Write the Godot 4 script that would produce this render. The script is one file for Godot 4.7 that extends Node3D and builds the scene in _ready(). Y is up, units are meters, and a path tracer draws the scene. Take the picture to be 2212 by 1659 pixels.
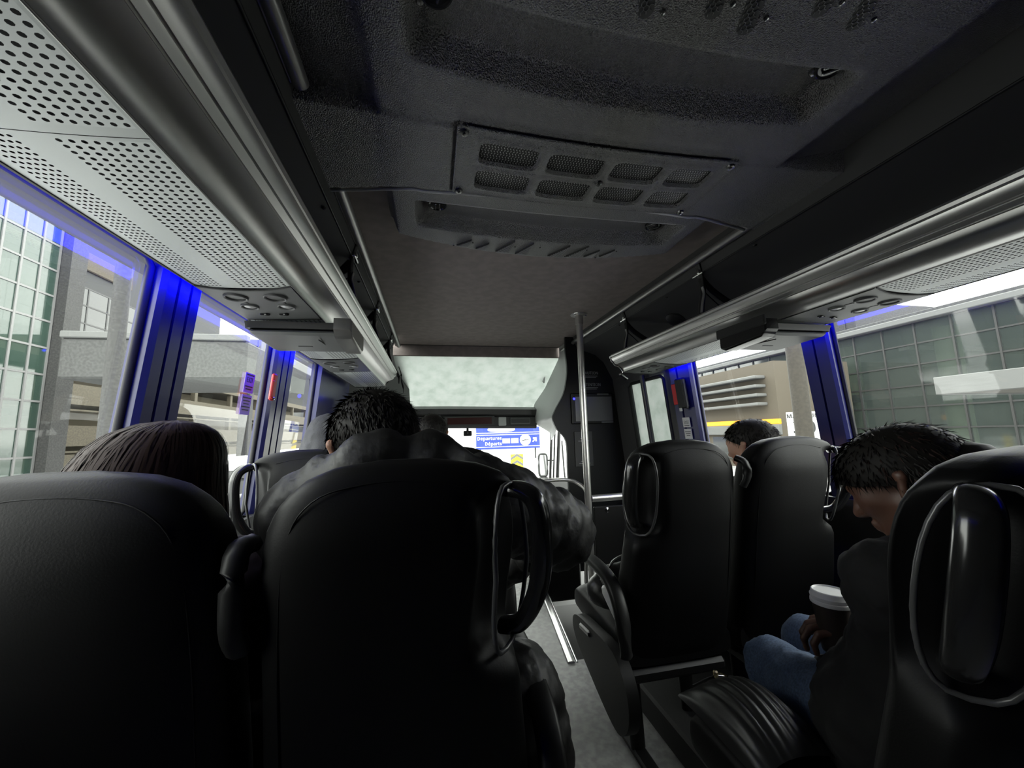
extends Node3D
# A shuttle bus seen from a seat. Floor at y = 0, bus axis along -z, the eye at (0, 1.15, 0).

const EYE := 1.15          # height of the eye above the floor
const XC := 0.473          # x of the bus's centre line
var M := {}                # materials
var rng := RandomNumberGenerator.new()
var taken := {}


const LED := 0.17
const SKY := 1.0
const EXPOSURE := 8.6


func _ready() -> void:
	rng.seed = 7
	# camera
	var cam := Camera3D.new()
	cam.name = "camera"
	add_child(cam)
	cam.transform = Transform3D(Basis(Vector3(0.9792, -0.0266, 0.2009), Vector3(0.0, 0.9913, 0.1314), Vector3(-0.2027, -0.1287, 0.9708)).orthonormalized(), Vector3(0, EYE, 0))
	cam.fov = 89.897
	cam.near = 0.02
	cam.far = 600.0
	cam.current = true
	# overcast sky
	var env := Environment.new()
	var sky := Sky.new()
	var sm := ProceduralSkyMaterial.new()
	sm.sky_top_color = Color(0.94, 0.96, 0.93)
	sm.sky_horizon_color = Color(0.98, 1.0, 0.97)
	sm.ground_horizon_color = Color(0.8, 0.81, 0.79)
	sm.ground_bottom_color = Color(0.6, 0.61, 0.59)
	sm.sky_energy_multiplier = SKY
	sm.ground_energy_multiplier = SKY
	sm.sun_angle_max = 0.0
	sky.sky_material = sm
	env.background_mode = Environment.BG_SKY
	env.sky = sky
	env.tonemap_mode = Environment.TONE_MAPPER_LINEAR
	env.tonemap_exposure = EXPOSURE
	env.sdfgi_enabled = true
	env.ssao_enabled = true
	env.ssil_enabled = true
	var we := WorldEnvironment.new()
	we.name = "environment"
	we.environment = env
	add_child(we)

	make_materials()
	build_body()
	build_racks()
	build_leds()
	build_ac()
	build_seats()
	build_people()
	build_details()
	build_outside()


# ---------------------------------------------------------------- geometry
class Geo:
	var v := PackedVector3Array()
	var n := PackedVector3Array()
	var uv := PackedVector2Array()
	var ix := PackedInt32Array()

	func tri(a: Vector3, b: Vector3, c: Vector3) -> void:
		var k := v.size()
		var nn := (c - a).cross(b - a).normalized()
		v.append_array([a, b, c])
		n.append_array([nn, nn, nn])
		uv.append_array([Vector2(), Vector2(), Vector2()])
		ix.append_array([k, k + 1, k + 2])

	func quad(a: Vector3, b: Vector3, c: Vector3, d: Vector3) -> void:
		var k := v.size()
		var nn := (c - a).cross(b - a)
		if nn.length() < 1e-12:
			nn = (d - a).cross(c - a)
		nn = nn.normalized()
		v.append_array([a, b, c, d])
		n.append_array([nn, nn, nn, nn])
		uv.append_array([Vector2(0, 0), Vector2(1, 0), Vector2(1, 1), Vector2(0, 1)])
		ix.append_array([k, k + 1, k + 2, k, k + 2, k + 3])

	# rows of points, joined into one smooth sheet
	func grid(rows: Array, close_u := false, close_v := false) -> void:
		var base := v.size()
		var nr := rows.size()
		var nc: int = rows[0].size()
		var nn := PackedVector3Array()
		nn.resize(nr * nc)
		var pts := PackedVector3Array()
		for r in rows:
			pts.append_array(r)
		for i in (nr if close_v else nr - 1):
			for j in (nc if close_u else nc - 1):
				var a := i * nc + j
				var b := i * nc + (j + 1) % nc
				var c := ((i + 1) % nr) * nc + (j + 1) % nc
				var d := ((i + 1) % nr) * nc + j
				var f := (pts[c] - pts[a]).cross(pts[b] - pts[a]) + (pts[d] - pts[a]).cross(pts[c] - pts[a])
				nn[a] += f
				nn[b] += f
				nn[c] += f
				nn[d] += f
				ix.append_array([base + a, base + b, base + c, base + a, base + c, base + d])
		for k in pts.size():
			v.append(pts[k])
			n.append(nn[k].normalized() if nn[k].length() > 1e-14 else Vector3.UP)
			uv.append(Vector2(float(k % nc) / maxi(1, nc - 1), float(k / nc) / maxi(1, nr - 1)))

	# sections (arrays of points) joined along their length, creased where the first section turns sharply
	func loft(secs: Array, closed := true, caps := true, crease := 35.0) -> void:
		var s0: PackedVector3Array = secs[secs.size() / 2]
		var m := s0.size()
		var cuts := []
		for j in m:
			if not closed and (j == 0 or j == m - 1):
				continue
			var a := (s0[j] - s0[(j + m - 1) % m]).normalized()
			var b := (s0[(j + 1) % m] - s0[j]).normalized()
			if rad_to_deg(acos(clampf(a.dot(b), -1, 1))) > crease:
				cuts.append(j)
		if closed and cuts.is_empty():
			grid(secs, true, false)
		else:
			var runs := []
			if closed:
				for k in cuts.size():
					var a: int = cuts[k]
					var b: int = cuts[(k + 1) % cuts.size()]
					if b <= a:
						b += m
					runs.append([a, b])
			else:
				var p := 0
				for c in cuts:
					runs.append([p, c])
					p = c
				runs.append([p, m - 1])
			for r in runs:
				var rows := []
				for s in secs:
					var row := PackedVector3Array()
					for j in range(r[0], r[1] + 1):
						row.append(s[j % m])
					rows.append(row)
				grid(rows)
		if caps and closed:
			fan(secs[0], true)
			fan(secs[secs.size() - 1], false)

	func fan(p: PackedVector3Array, flip: bool) -> void:
		var c := Vector3()
		for q in p:
			c += q
		c /= p.size()
		for j in p.size():
			var a := p[j]
			var b := p[(j + 1) % p.size()]
			if flip:
				tri(c, b, a)
			else:
				tri(c, a, b)

	# a box with chamfered edges
	func box(c: Vector3, s: Vector3, ch := 0.0, b := Basis()) -> void:
		var h := s * 0.5
		ch = minf(ch, minf(h.x, minf(h.y, h.z)) * 0.9)
		if ch <= 0.0:
			var p := []
			for k in 8:
				p.append(c + b * Vector3(h.x if k & 1 else -h.x, h.y if k & 2 else -h.y, h.z if k & 4 else -h.z))
			quad(p[0], p[1], p[3], p[2])
			quad(p[4], p[6], p[7], p[5])
			quad(p[0], p[4], p[5], p[1])
			quad(p[2], p[3], p[7], p[6])
			quad(p[0], p[2], p[6], p[4])
			quad(p[1], p[5], p[7], p[3])
			return
		var q := func(x: float, y: float, z: float) -> Vector3: return c + b * Vector3(x, y, z)
		var hx := h.x
		var hy := h.y
		var hz := h.z
		for sg in [-1.0, 1.0]:
			quad(q.call(sg * hx, -hy + ch, -hz + ch), q.call(sg * hx, hy - ch, -hz + ch), q.call(sg * hx, hy - ch, hz - ch), q.call(sg * hx, -hy + ch, hz - ch))
			quad(q.call(-hx + ch, sg * hy, -hz + ch), q.call(hx - ch, sg * hy, -hz + ch), q.call(hx - ch, sg * hy, hz - ch), q.call(-hx + ch, sg * hy, hz - ch))
			quad(q.call(-hx + ch, -hy + ch, sg * hz), q.call(hx - ch, -hy + ch, sg * hz), q.call(hx - ch, hy - ch, sg * hz), q.call(-hx + ch, hy - ch, sg * hz))
			for s2 in [-1.0, 1.0]:
				quad(q.call(sg * hx, s2 * (hy - ch), -hz + ch), q.call(sg * (hx - ch), s2 * hy, -hz + ch), q.call(sg * (hx - ch), s2 * hy, hz - ch), q.call(sg * hx, s2 * (hy - ch), hz - ch))
				quad(q.call(sg * hx, -hy + ch, s2 * (hz - ch)), q.call(sg * (hx - ch), -hy + ch, s2 * hz), q.call(sg * (hx - ch), hy - ch, s2 * hz), q.call(sg * hx, hy - ch, s2 * (hz - ch)))
				quad(q.call(-hx + ch, sg * hy, s2 * (hz - ch)), q.call(-hx + ch, sg * (hy - ch), s2 * hz), q.call(hx - ch, sg * (hy - ch), s2 * hz), q.call(hx - ch, sg * hy, s2 * (hz - ch)))
				for s3 in [-1.0, 1.0]:
					tri(q.call(sg * hx, s2 * (hy - ch), s3 * (hz - ch)), q.call(sg * (hx - ch), s2 * hy, s3 * (hz - ch)), q.call(sg * (hx - ch), s2 * (hy - ch), s3 * hz))

	# a tube along points; ru and rv are its half-widths (numbers or arrays), ru lies nearest to `side`
	func tube(p: PackedVector3Array, ru, rv = null, seg := 10, closed := false, side := Vector3.UP, power := 1.0) -> void:
		var rows := []
		var m := p.size()
		for i in m:
			var t: Vector3
			if closed:
				t = p[(i + 1) % m] - p[(i + m - 1) % m]
			else:
				t = p[mini(i + 1, m - 1)] - p[maxi(i - 1, 0)]
			t = t.normalized()
			var u := side - t * side.dot(t)
			if u.length() < 1e-4:
				u = Vector3.RIGHT - t * t.x
				if u.length() < 1e-4:
					u = Vector3.BACK - t * t.z
			u = u.normalized()
			var w := t.cross(u)
			var a: float = ru[i] if ru is Array or ru is PackedFloat32Array else ru
			var b: float = a if rv == null else (rv[i] if rv is Array else rv)
			var row := PackedVector3Array()
			for k in seg:
				var an := TAU * k / seg
				var cu := signf(cos(an)) * pow(absf(cos(an)), power)
				var cw := signf(sin(an)) * pow(absf(sin(an)), power)
				row.append(p[i] + u * a * cu + w * b * cw)
			rows.append(row)
		grid(rows, true, closed)
		if not closed:
			fan(rows[0], true)
			fan(rows[m - 1], false)

	# a profile of (radius, height) turned round the y axis of xf
	func lathe(prof: Array, xf := Transform3D(), seg := 24, crease := 30.0) -> void:
		var runs := [[prof[0]]]
		for k in range(1, prof.size()):
			runs[-1].append(prof[k])
			if k < prof.size() - 1:
				var a: Vector2 = (prof[k] - prof[k - 1]).normalized()
				var b: Vector2 = (prof[k + 1] - prof[k]).normalized()
				if rad_to_deg(acos(clampf(a.dot(b), -1, 1))) > crease:
					runs.append([prof[k]])
		for r in runs:
			var rows := []
			for q in r:
				var row := PackedVector3Array()
				for j in seg:
					var an := TAU * j / seg
					row.append(xf * Vector3(cos(an) * q.x, q.y, sin(an) * q.x))
				rows.append(row)
			grid(rows, true, false)

	# a flat outline in the xy plane of xf, from z = 0 to z = depth
	func prism(poly: PackedVector2Array, xf: Transform3D, depth: float, crease := 35.0) -> void:
		var t := Geometry2D.triangulate_polygon(poly)
		for k in range(0, t.size(), 3):
			for z in [0.0, depth]:
				var p := []
				for j in 3:
					var q := poly[t[k + j]]
					p.append(xf * Vector3(q.x, q.y, z))
				tri(p[0], p[1], p[2])
		var a := PackedVector3Array()
		var b := PackedVector3Array()
		for q in poly:
			a.append(xf * Vector3(q.x, q.y, 0))
			b.append(xf * Vector3(q.x, q.y, depth))
		loft([a, b], true, false, crease)

	func append(g: Geo, xf := Transform3D()) -> void:
		var k := v.size()
		for i in g.v.size():
			v.append(xf * g.v[i])
			n.append((xf.basis * g.n[i]).normalized())
		uv.append_array(g.uv)
		for i in g.ix:
			ix.append(i + k)

	func mesh() -> ArrayMesh:
		var a := []
		a.resize(Mesh.ARRAY_MAX)
		a[Mesh.ARRAY_VERTEX] = v
		a[Mesh.ARRAY_NORMAL] = n
		a[Mesh.ARRAY_TEX_UV] = uv
		a[Mesh.ARRAY_INDEX] = ix
		var m := ArrayMesh.new()
		m.add_surface_from_arrays(Mesh.PRIMITIVE_TRIANGLES, a)
		return m


func R(x: float, y: float, z: float) -> Vector3:      # heights measured from the eye
	return Vector3(x, y + EYE, z)


func numbered(called: String) -> String:
	taken[called] = taken.get(called, -1) + 1
	return called if taken[called] == 0 else "%s_%03d" % [called, taken[called]]


func obj(called: String, g, m: Material, parent: Node = self) -> MeshInstance3D:
	var o := MeshInstance3D.new()
	o.name = numbered(called) if parent == self else called
	o.mesh = g.mesh() if g is Geo else g
	o.material_override = m
	parent.add_child(o, true)
	return o


func tag(o: Node, label: String, category: String, group := "") -> Node:
	o.set_meta("label", label)
	o.set_meta("category", category)
	if group:
		o.set_meta("group", group)
	return o


func thing(called: String, label: String, category: String, at := Vector3.ZERO, group := "", turn := 0.0) -> Node3D:
	var o := Node3D.new()
	o.name = numbered(called)
	add_child(o)
	o.position = at
	o.rotation.y = turn
	tag(o, label, category, group)
	return o


func struct(called: String, g, m: Material) -> MeshInstance3D:
	var o := obj(called, g, m)
	o.set_meta("kind", "structure")
	return o


func shell(called: String) -> Node3D:
	var o := Node3D.new()
	o.name = numbered(called)
	add_child(o)
	o.set_meta("kind", "structure")
	return o


func spline(p: PackedVector3Array, k := 6, closed := false) -> PackedVector3Array:
	var out := PackedVector3Array()
	var m := p.size()
	for i in (m if closed else m - 1):
		var a := p[(i + m - 1) % m] if closed or i > 0 else p[0]
		var b := p[i]
		var c := p[(i + 1) % m]
		var d := p[(i + 2) % m] if closed or i + 2 < m else p[m - 1]
		for j in k:
			out.append(b.cubic_interpolate(c, a, d, float(j) / k))
	if not closed:
		out.append(p[m - 1])
	return out


func curve1(table: Array, x: float) -> float:           # table of [x, value], smooth between
	if x <= table[0][0]:
		return table[0][1]
	for i in range(1, table.size()):
		if x <= table[i][0]:
			var t: float = (x - table[i - 1][0]) / (table[i][0] - table[i - 1][0])
			var pre: float = table[maxi(i - 2, 0)][1]
			var post: float = table[mini(i + 1, table.size() - 1)][1]
			return cubic_interpolate(table[i - 1][1], table[i][1], pre, post, t)
	return table[-1][1]


# ---------------------------------------------------------------- materials
func noise_tex(freq: float, ramp: Array, size := 512, octaves := 4, normal := false, strength := 4.0, sd := 1, kind := FastNoiseLite.TYPE_SIMPLEX_SMOOTH) -> NoiseTexture2D:
	var f := FastNoiseLite.new()
	f.seed = sd
	f.noise_type = kind
	f.frequency = freq
	f.fractal_octaves = octaves
	var t := NoiseTexture2D.new()
	t.width = size
	t.height = size
	t.seamless = true
	t.noise = f
	if normal:
		t.as_normal_map = true
		t.bump_strength = strength
	elif ramp:
		var g := Gradient.new()
		g.offsets = PackedFloat32Array(ramp.map(func(r): return r[0]))
		g.colors = PackedColorArray(ramp.map(func(r): return r[1]))
		t.color_ramp = g
	return t


func mat(called: String, c: Color, rough := 0.6, metal := 0.0, spec := 0.5) -> StandardMaterial3D:
	var m := StandardMaterial3D.new()
	m.resource_name = called
	m.albedo_color = c
	m.roughness = rough
	m.metallic = metal
	m.metallic_specular = spec
	M[called] = m
	return m


func grey(l: float, tint := Vector3(1, 1, 1)) -> Color:   # a linear base colour
	return Color(l * tint.x, l * tint.y, l * tint.z).linear_to_srgb()


func mottled(m: StandardMaterial3D, scale: float, freq: float, lo: float, hi: float, sd := 3, octaves := 4) -> void:
	m.albedo_texture = noise_tex(freq, [[0.25, Color(lo, lo, lo)], [0.75, Color(hi, hi, hi)]], 512, octaves, false, 1.0, sd)
	m.uv1_triplanar = true
	m.uv1_world_triplanar = true
	m.uv1_scale = Vector3.ONE * scale


func bumpy(m: StandardMaterial3D, scale: float, freq: float, strength: float, depth := 1.0, sd := 5) -> void:
	m.normal_enabled = true
	m.normal_texture = noise_tex(freq, [], 512, 3, true, strength, sd)
	m.normal_scale = depth
	m.uv1_triplanar = true
	m.uv1_world_triplanar = true
	m.uv1_scale = Vector3.ONE * scale


func glow(called: String, c: Color, energy: float) -> StandardMaterial3D:
	var m := mat(called, Color(0.05, 0.05, 0.05), 0.4)
	m.emission_enabled = true
	m.emission = c
	m.emission_energy_multiplier = energy
	return m


func pane(called: String, film: float, c: Color, rough := 0.02) -> StandardMaterial3D:
	var m := mat(called, Color(c.r, c.g, c.b, film), rough)
	m.transparency = BaseMaterial3D.TRANSPARENCY_ALPHA
	m.cull_mode = BaseMaterial3D.CULL_DISABLED
	return m


func make_materials() -> void:
	var m: StandardMaterial3D
	m = mat("flock", grey(0.25, Vector3(1.0, 0.99, 0.97)), 0.42, 0.0, 0.6)                      # moulded plastic with a pebbled skin
	bumpy(m, 3.0, 0.16, 16.0, 1.6)
	mat("flock_plain", grey(0.30), 0.45)
	m = mat("headliner", grey(0.21, Vector3(1.14, 0.97, 0.92)), 0.85)
	mottled(m, 1.2, 0.02, 0.93, 1.0, 8)
	m = mat("coving", grey(0.03), 0.7)
	m = mat("satin_metal", grey(0.30, Vector3(1, 0.985, 0.95)), 0.33, 0.75)
	m = mat("fascia_metal", grey(0.5, Vector3(1, 0.99, 0.965)), 0.32, 0.9)
	m = mat("perforated_panel", grey(0.55, Vector3(0.95, 1.0, 0.965)), 0.5)
	mat("cavity", grey(0.05), 0.7)
	mat("service_grey", grey(0.10, Vector3(0.97, 1, 0.98)), 0.5)
	mat("service_dark", grey(0.05), 0.45)
	mat("lens_grey", grey(0.45), 0.25)
	mat("gloss_black", grey(0.012), 0.18)
	mat("plastic_black", grey(0.010), 0.45, 0.0, 0.4)
	m = mat("leather", grey(0.004, Vector3(1, 1, 1.03)), 0.5, 0.0, 0.30)
	bumpy(m, 9.0, 0.05, 3.0, 0.2, 12)
	m = mat("seat_cloth", grey(0.012, Vector3(0.95, 0.98, 1.05)), 0.8, 0.0, 0.35)
	bumpy(m, 14.0, 0.08, 4.0, 0.5, 13)
	m = mat("chrome", grey(0.62), 0.18, 1.0)
	m = mat("steel_pole", grey(0.6, Vector3(1, 0.98, 0.94)), 0.34, 0.85)
	m = mat("floor_vinyl", grey(0.36, Vector3(1, 1, 0.985)), 0.5)
	mottled(m, 1.4, 0.03, 0.86, 1.0, 21, 5)
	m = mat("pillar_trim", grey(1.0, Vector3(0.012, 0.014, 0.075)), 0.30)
	mat("cab_trim", grey(0.05), 0.4)
	m = mat("wall_trim", grey(0.02), 0.55)
	m = mat("cap_grey", grey(0.42, Vector3(0.97, 1, 0.98)), 0.55)
	m = mat("rubber", grey(0.008), 0.7)
	mat("red_plastic", Color(0.72, 0.06, 0.07), 0.4)
	mat("sticker_white", grey(0.62), 0.5)
	mat("sticker_ink", grey(0.03), 0.6)
	mat("print_grey", grey(0.30), 0.6)
	mat("aluminium", grey(0.55), 0.3, 1.0)
	pane("side_glass", 0.005, Color(0.80, 0.90, 0.86))
	pane("clear_glass", 0.03, Color(0.85, 0.92, 0.9))
	m = mat("frosted_glass", grey(0.225, Vector3(0.95, 1.0, 0.97)), 0.55)
	m.albedo_texture = noise_tex(0.012, [[0.15, Color(0.86, 0.89, 0.87)], [0.5, Color(0.95, 0.97, 0.96)], [0.85, Color(1, 1, 1)]], 512, 6, false, 1.0, 31)
	m.uv1_triplanar = true
	m.uv1_world_triplanar = true
	m.uv1_scale = Vector3(0.9, 0.9, 0.9)
	m.backlight_enabled = true
	m.backlight = Color(1, 1, 1)
	m = mat("screen_off", grey(0.02), 0.22)
	glow("led_blue", Color(0.02, 0.02, 1.0), 3.0)
	m = mat("velcro", grey(0.02), 0.95)
	bumpy(m, 30.0, 0.12, 12.0, 1.0, 17)
	mat("chrome_dark", grey(0.25), 0.25, 1.0)
	mat("mesh_wire", grey(0.22), 0.35, 0.8)
	m = mat("wire_mesh", grey(0.85, Vector3(1, 1, 0.95)), 0.45, 0.3)
	var im := Image.create(64, 64, false, Image.FORMAT_RGB8)
	for y in 64:
		for x in 64:
			var a := sin(TAU * (x / 16.0 + 0.22 * sin(TAU * y / 32.0)))
			var b := sin(TAU * y / 16.0)
			var l := clampf(0.10 + 0.9 * pow(maxf(a, 0.0), 1.5) * (0.6 + 0.4 * b), 0, 1)
			im.set_pixel(x, y, Color(l, l, l))
	m.albedo_texture = ImageTexture.create_from_image(im)
	m.uv1_triplanar = true
	m.uv1_scale = Vector3.ONE * 30.0
	mat("ring_grey", grey(0.06), 0.3)
	m = mat("skin", grey(1.0, Vector3(0.30, 0.16, 0.11)), 0.55)
	m.subsurf_scatter_enabled = true
	m.subsurf_scatter_strength = 0.1
	mat("skin_deep", grey(1.0, Vector3(0.10, 0.048, 0.032)), 0.5)
	mat("eye_white", grey(0.6), 0.2)
	m = mat("hair_black", grey(1.0, Vector3(0.008, 0.007, 0.006)), 0.6, 0.0, 0.3)
	mat("hair_grizzled", grey(1.0, Vector3(0.030, 0.028, 0.026)), 0.6, 0.0, 0.3)
	mat("hair_brown", grey(1.0, Vector3(0.020, 0.010, 0.008)), 0.6, 0.0, 0.3)
	mat("hair_light", grey(1.0, Vector3(0.060, 0.030, 0.016)), 0.6, 0.0, 0.3)
	m = mat("puffer", grey(0.005, Vector3(1.05, 1, 0.97)), 0.55)
	bumpy(m, 5.0, 0.02, 4.0, 0.5, 41)
	m = mat("coat_black", grey(0.006), 0.9)
	m = mat("plum_coat", grey(1.0, Vector3(0.022, 0.012, 0.020)), 0.8)
	m = mat("hood_grey", grey(0.055, Vector3(0.95, 0.97, 1.06)), 0.9)
	bumpy(m, 8.0, 0.06, 6.0, 0.8, 42)
	m = mat("denim", grey(1.0, Vector3(0.075, 0.115, 0.20)), 0.85)
	mottled(m, 5.0, 0.05, 0.7, 1.0, 43, 5)
	mat("trousers_dark", grey(0.010), 0.85)
	mat("cup_white", grey(0.62), 0.35)
	mat("cup_brown", grey(1.0, Vector3(0.02, 0.013, 0.01)), 0.6)
	m = mat("bag_leather", grey(0.014), 0.4)
	mat("gold", grey(1.0, Vector3(0.6, 0.5, 0.3)), 0.25, 1.0)
	m = mat("screen_grey", grey(0.10, Vector3(1, 1, 1.04)), 0.3)
	glow("led_dot", Color(0.1, 0.1, 1.0), 2.0)
	mat("card_grey", grey(0.05), 0.5)
	mat("red_lens", grey(1.0, Vector3(0.035, 0.008, 0.007)), 0.3)
	mat("sticker_blue_tint", grey(1.0, Vector3(0.36, 0.22, 0.62)), 0.5)  # white stickers, with the blue LED light put into their colour
	m = mat("snow_ground", grey(0.75, Vector3(1, 1, 1.02)), 0.8)
	mottled(m, 0.12, 0.02, 0.75, 1.0, 51, 5)
	mat("snow", grey(0.3), 0.8)
	m = mat("slush", grey(0.16), 0.7)
	mottled(m, 0.3, 0.03, 0.7, 1.0, 57, 5)
	m = mat("wet_road", grey(0.36), 0.6)
	mottled(m, 0.2, 0.03, 0.7, 1.0, 52, 5)
	pane("green_glass", 0.62, Color(0.20, 0.27, 0.24), 0.05)
	mat("white_bar", grey(0.132), 0.5)
	m = mat("concrete_grey", grey(0.038, Vector3(1, 0.99, 0.97)), 0.8)
	mottled(m, 0.5, 0.03, 0.8, 1.0, 53)
	mat("inner_green", grey(0.16, Vector3(0.85, 1.05, 0.95)), 0.8)
	m = mat("concrete_pale", grey(0.057, Vector3(0.99, 1, 0.98)), 0.8)
	mottled(m, 0.4, 0.03, 0.85, 1.0, 54)
	mat("concrete_white", grey(0.100, Vector3(0.98, 1, 0.98)), 0.7)
	mat("green_column", grey(0.55, Vector3(0.27, 0.36, 0.22)), 0.6)
	m = mat("garage_beige", grey(0.23, Vector3(0.30, 0.25, 0.165)), 0.85)
	mottled(m, 0.3, 0.03, 0.85, 1.0, 55)
	mat("garage_dark", grey(1.0, Vector3(0.16, 0.14, 0.10)), 0.9)
	mat("office_dark", grey(0.019, Vector3(0.95, 1, 1)), 0.7)
	mat("office_glass", grey(0.031, Vector3(0.95, 1.02, 1.0)), 0.1)
	mat("office_bar", grey(0.029), 0.6)
	mat("rail_white", grey(0.120), 0.5)
	mat("bin_grey", grey(0.029), 0.6)
	pane("terminal_glass", 0.36, Color(0.24, 0.27, 0.26), 0.05)
	mat("dark_bar", grey(0.02), 0.5)
	mat("terminal_inner", grey(0.190, Vector3(0.96, 1, 0.95)), 0.8)
	mat("canopy_beige", grey(0.23, Vector3(0.36, 0.33, 0.28)), 0.8)
	mat("shop_beige", grey(0.23, Vector3(0.30, 0.25, 0.18)), 0.8)
	mat("orange_paint", Color(0.86, 0.58, 0.10), 0.6)
	m = mat("column_brown", grey(0.23, Vector3(0.15, 0.13, 0.10)), 0.9)
	mottled(m, 0.8, 0.03, 0.85, 1.0, 56)
	mat("sign_white", grey(0.5), 0.5)
	mat("sign_black", grey(0.02), 0.5)
	mat("sign_blue", Color(0.05, 0.18, 0.55), 0.5)
	mat("sign_yellow", Color(0.92, 0.80, 0.10), 0.5)
	mat("sign_grey", grey(0.10), 0.5)
	mat("edge_highlight", grey(0.35), 0.28, 0.0, 0.6)  # paler than the shell: edge highlight put into the colour


# ---------------------------------------------------------------- the bus body
func X(s: int, d: float) -> float:                     # s -1 left, +1 right; d measured from the centre line
	return XC + s * d


func wall_d(y: float) -> float:                        # the side walls lean in towards the roof
	return 1.133 + 0.095 * (0.41 - y)


func wall_point(s: int, y: float, z: float, out := 0.0) -> Vector3:
	return R(X(s, wall_d(y) + out), y, z)


func extruded(prof: Array, s: int, z0: float, z1: float, crease := 35.0) -> Geo:   # prof of (d, y)
	var a := PackedVector3Array()
	var b := PackedVector3Array()
	for q in prof:
		a.append(R(X(s, q.x), q.y, z0))
		b.append(R(X(s, q.x), q.y, z1))
	var g := Geo.new()
	g.loft([a, b], true, true, crease)
	return g


func pillar(s: int, z0: float, z1: float, ribs: int) -> Geo:
	# section in (z, out): a shallow trim with upright ribs, its back at the glass
	var g := Geo.new()
	var w := z1 - z0
	var sec := [Vector2(0, GLASS + 0.01), Vector2(0, 0.012), Vector2(0.06, 0.0)]
	for k in ribs:
		var a := (k + 1.0) / (ribs + 1.0)
		sec.append_array([Vector2(a - 0.035, 0.0), Vector2(a - 0.02, 0.016), Vector2(a + 0.02, 0.016), Vector2(a + 0.035, 0.0)])
	sec.append_array([Vector2(0.94, 0.0), Vector2(1, 0.012), Vector2(1, GLASS + 0.01)])
	var rows := []
	for y in [0.47, 0.2, -0.1, -0.33]:
		var p := PackedVector3Array()
		for q in sec:
			p.append(wall_point(s, y, z0 + w * q.x, q.y + 0.0))
		rows.append(p)
	g.loft(rows, true, true, 25)
	return g


func side_wall(s: int, openings: Array, z_front: float) -> Node3D:
	var w := shell("wall_left" if s < 0 else "wall_right")
	obj("lower_panel", extruded([Vector2(wall_d(-0.3), -0.30), Vector2(wall_d(-0.3), -1.15), Vector2(1.26, -1.15), Vector2(1.26, -0.30)], s, 1.2, z_front if s < 0 else -2.36), M.wall_trim, w)
	obj("sill", extruded([Vector2(wall_d(-0.3) - 0.02, -0.300), Vector2(wall_d(-0.3) - 0.02, -0.325), Vector2(1.25, -0.325), Vector2(1.25, -0.300)], s, 1.2, z_front if s < 0 else -2.36), M.wall_trim, w)
	obj("header", extruded([Vector2(1.130, 0.465), Vector2(1.10, 0.60), Vector2(1.26, 0.60), Vector2(1.26, 0.465)], s, 1.2, z_front), M.wall_trim, w)
	# solid lengths between the openings
	var at := 1.2
	for o in openings:
		var a: float = at
		var b: float = o[0]
		if a - b > 0.03:
			var g: Geo
			if a - b < 0.3:
				g = pillar(s, a, b, o[2])
			else:
				g = Geo.new()
				var rows := []
				for z in [a, b]:
					rows.append(PackedVector3Array([wall_point(s, 0.47, z), wall_point(s, -0.33, z), wall_point(s, -0.33, z, 0.06), wall_point(s, 0.47, z, 0.06)]))
				g.loft(rows)
			obj("pillar", g, M.pillar_trim if a - b < 0.3 else M.wall_trim, w)
		at = o[1]
	if at - z_front > 0.03:
		var g := Geo.new()
		var rows := []
		var low: float = -0.33
		for z in [at, z_front]:
			rows.append(PackedVector3Array([wall_point(s, 0.47, z), wall_point(s, low, z), wall_point(s, low, z, 0.06), wall_point(s, 0.47, z, 0.06)]))
		g.loft(rows)
		obj("panel", g, M.pillar_trim, w)
	return w


func side_window(s: int, z0: float, z1: float, mm: Material) -> void:
	var w := shell("window_%d" % (window_count + 1))
	window_count += 1
	var g := Geo.new()
	g.quad(wall_point(s, 0.468, z0 + 0.02, GLASS), wall_point(s, 0.468, z1 - 0.02, GLASS), wall_point(s, -0.312, z1 - 0.02, GLASS), wall_point(s, -0.312, z0 + 0.02, GLASS))
	obj("pane", g, mm, w)
	g = Geo.new()
	var c := spline(PackedVector3Array([wall_point(s, 0.44, z0 - 0.004, GLASS - 0.008), wall_point(s, 0.46, z0 - 0.03, GLASS - 0.008), wall_point(s, 0.46, z1 + 0.03, GLASS - 0.008), wall_point(s, 0.44, z1 + 0.004, GLASS - 0.008), wall_point(s, -0.28, z1 + 0.004, GLASS - 0.008), wall_point(s, -0.298, z1 + 0.03, GLASS - 0.008), wall_point(s, -0.298, z0 - 0.03, GLASS - 0.008), wall_point(s, -0.28, z0 - 0.004, GLASS - 0.008)]), 1, true)
	g.tube(c, 0.009, 0.009, 6, true)
	obj("gasket", g, M.rubber, w)


const GLASS := 0.042
var window_count := 0


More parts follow.
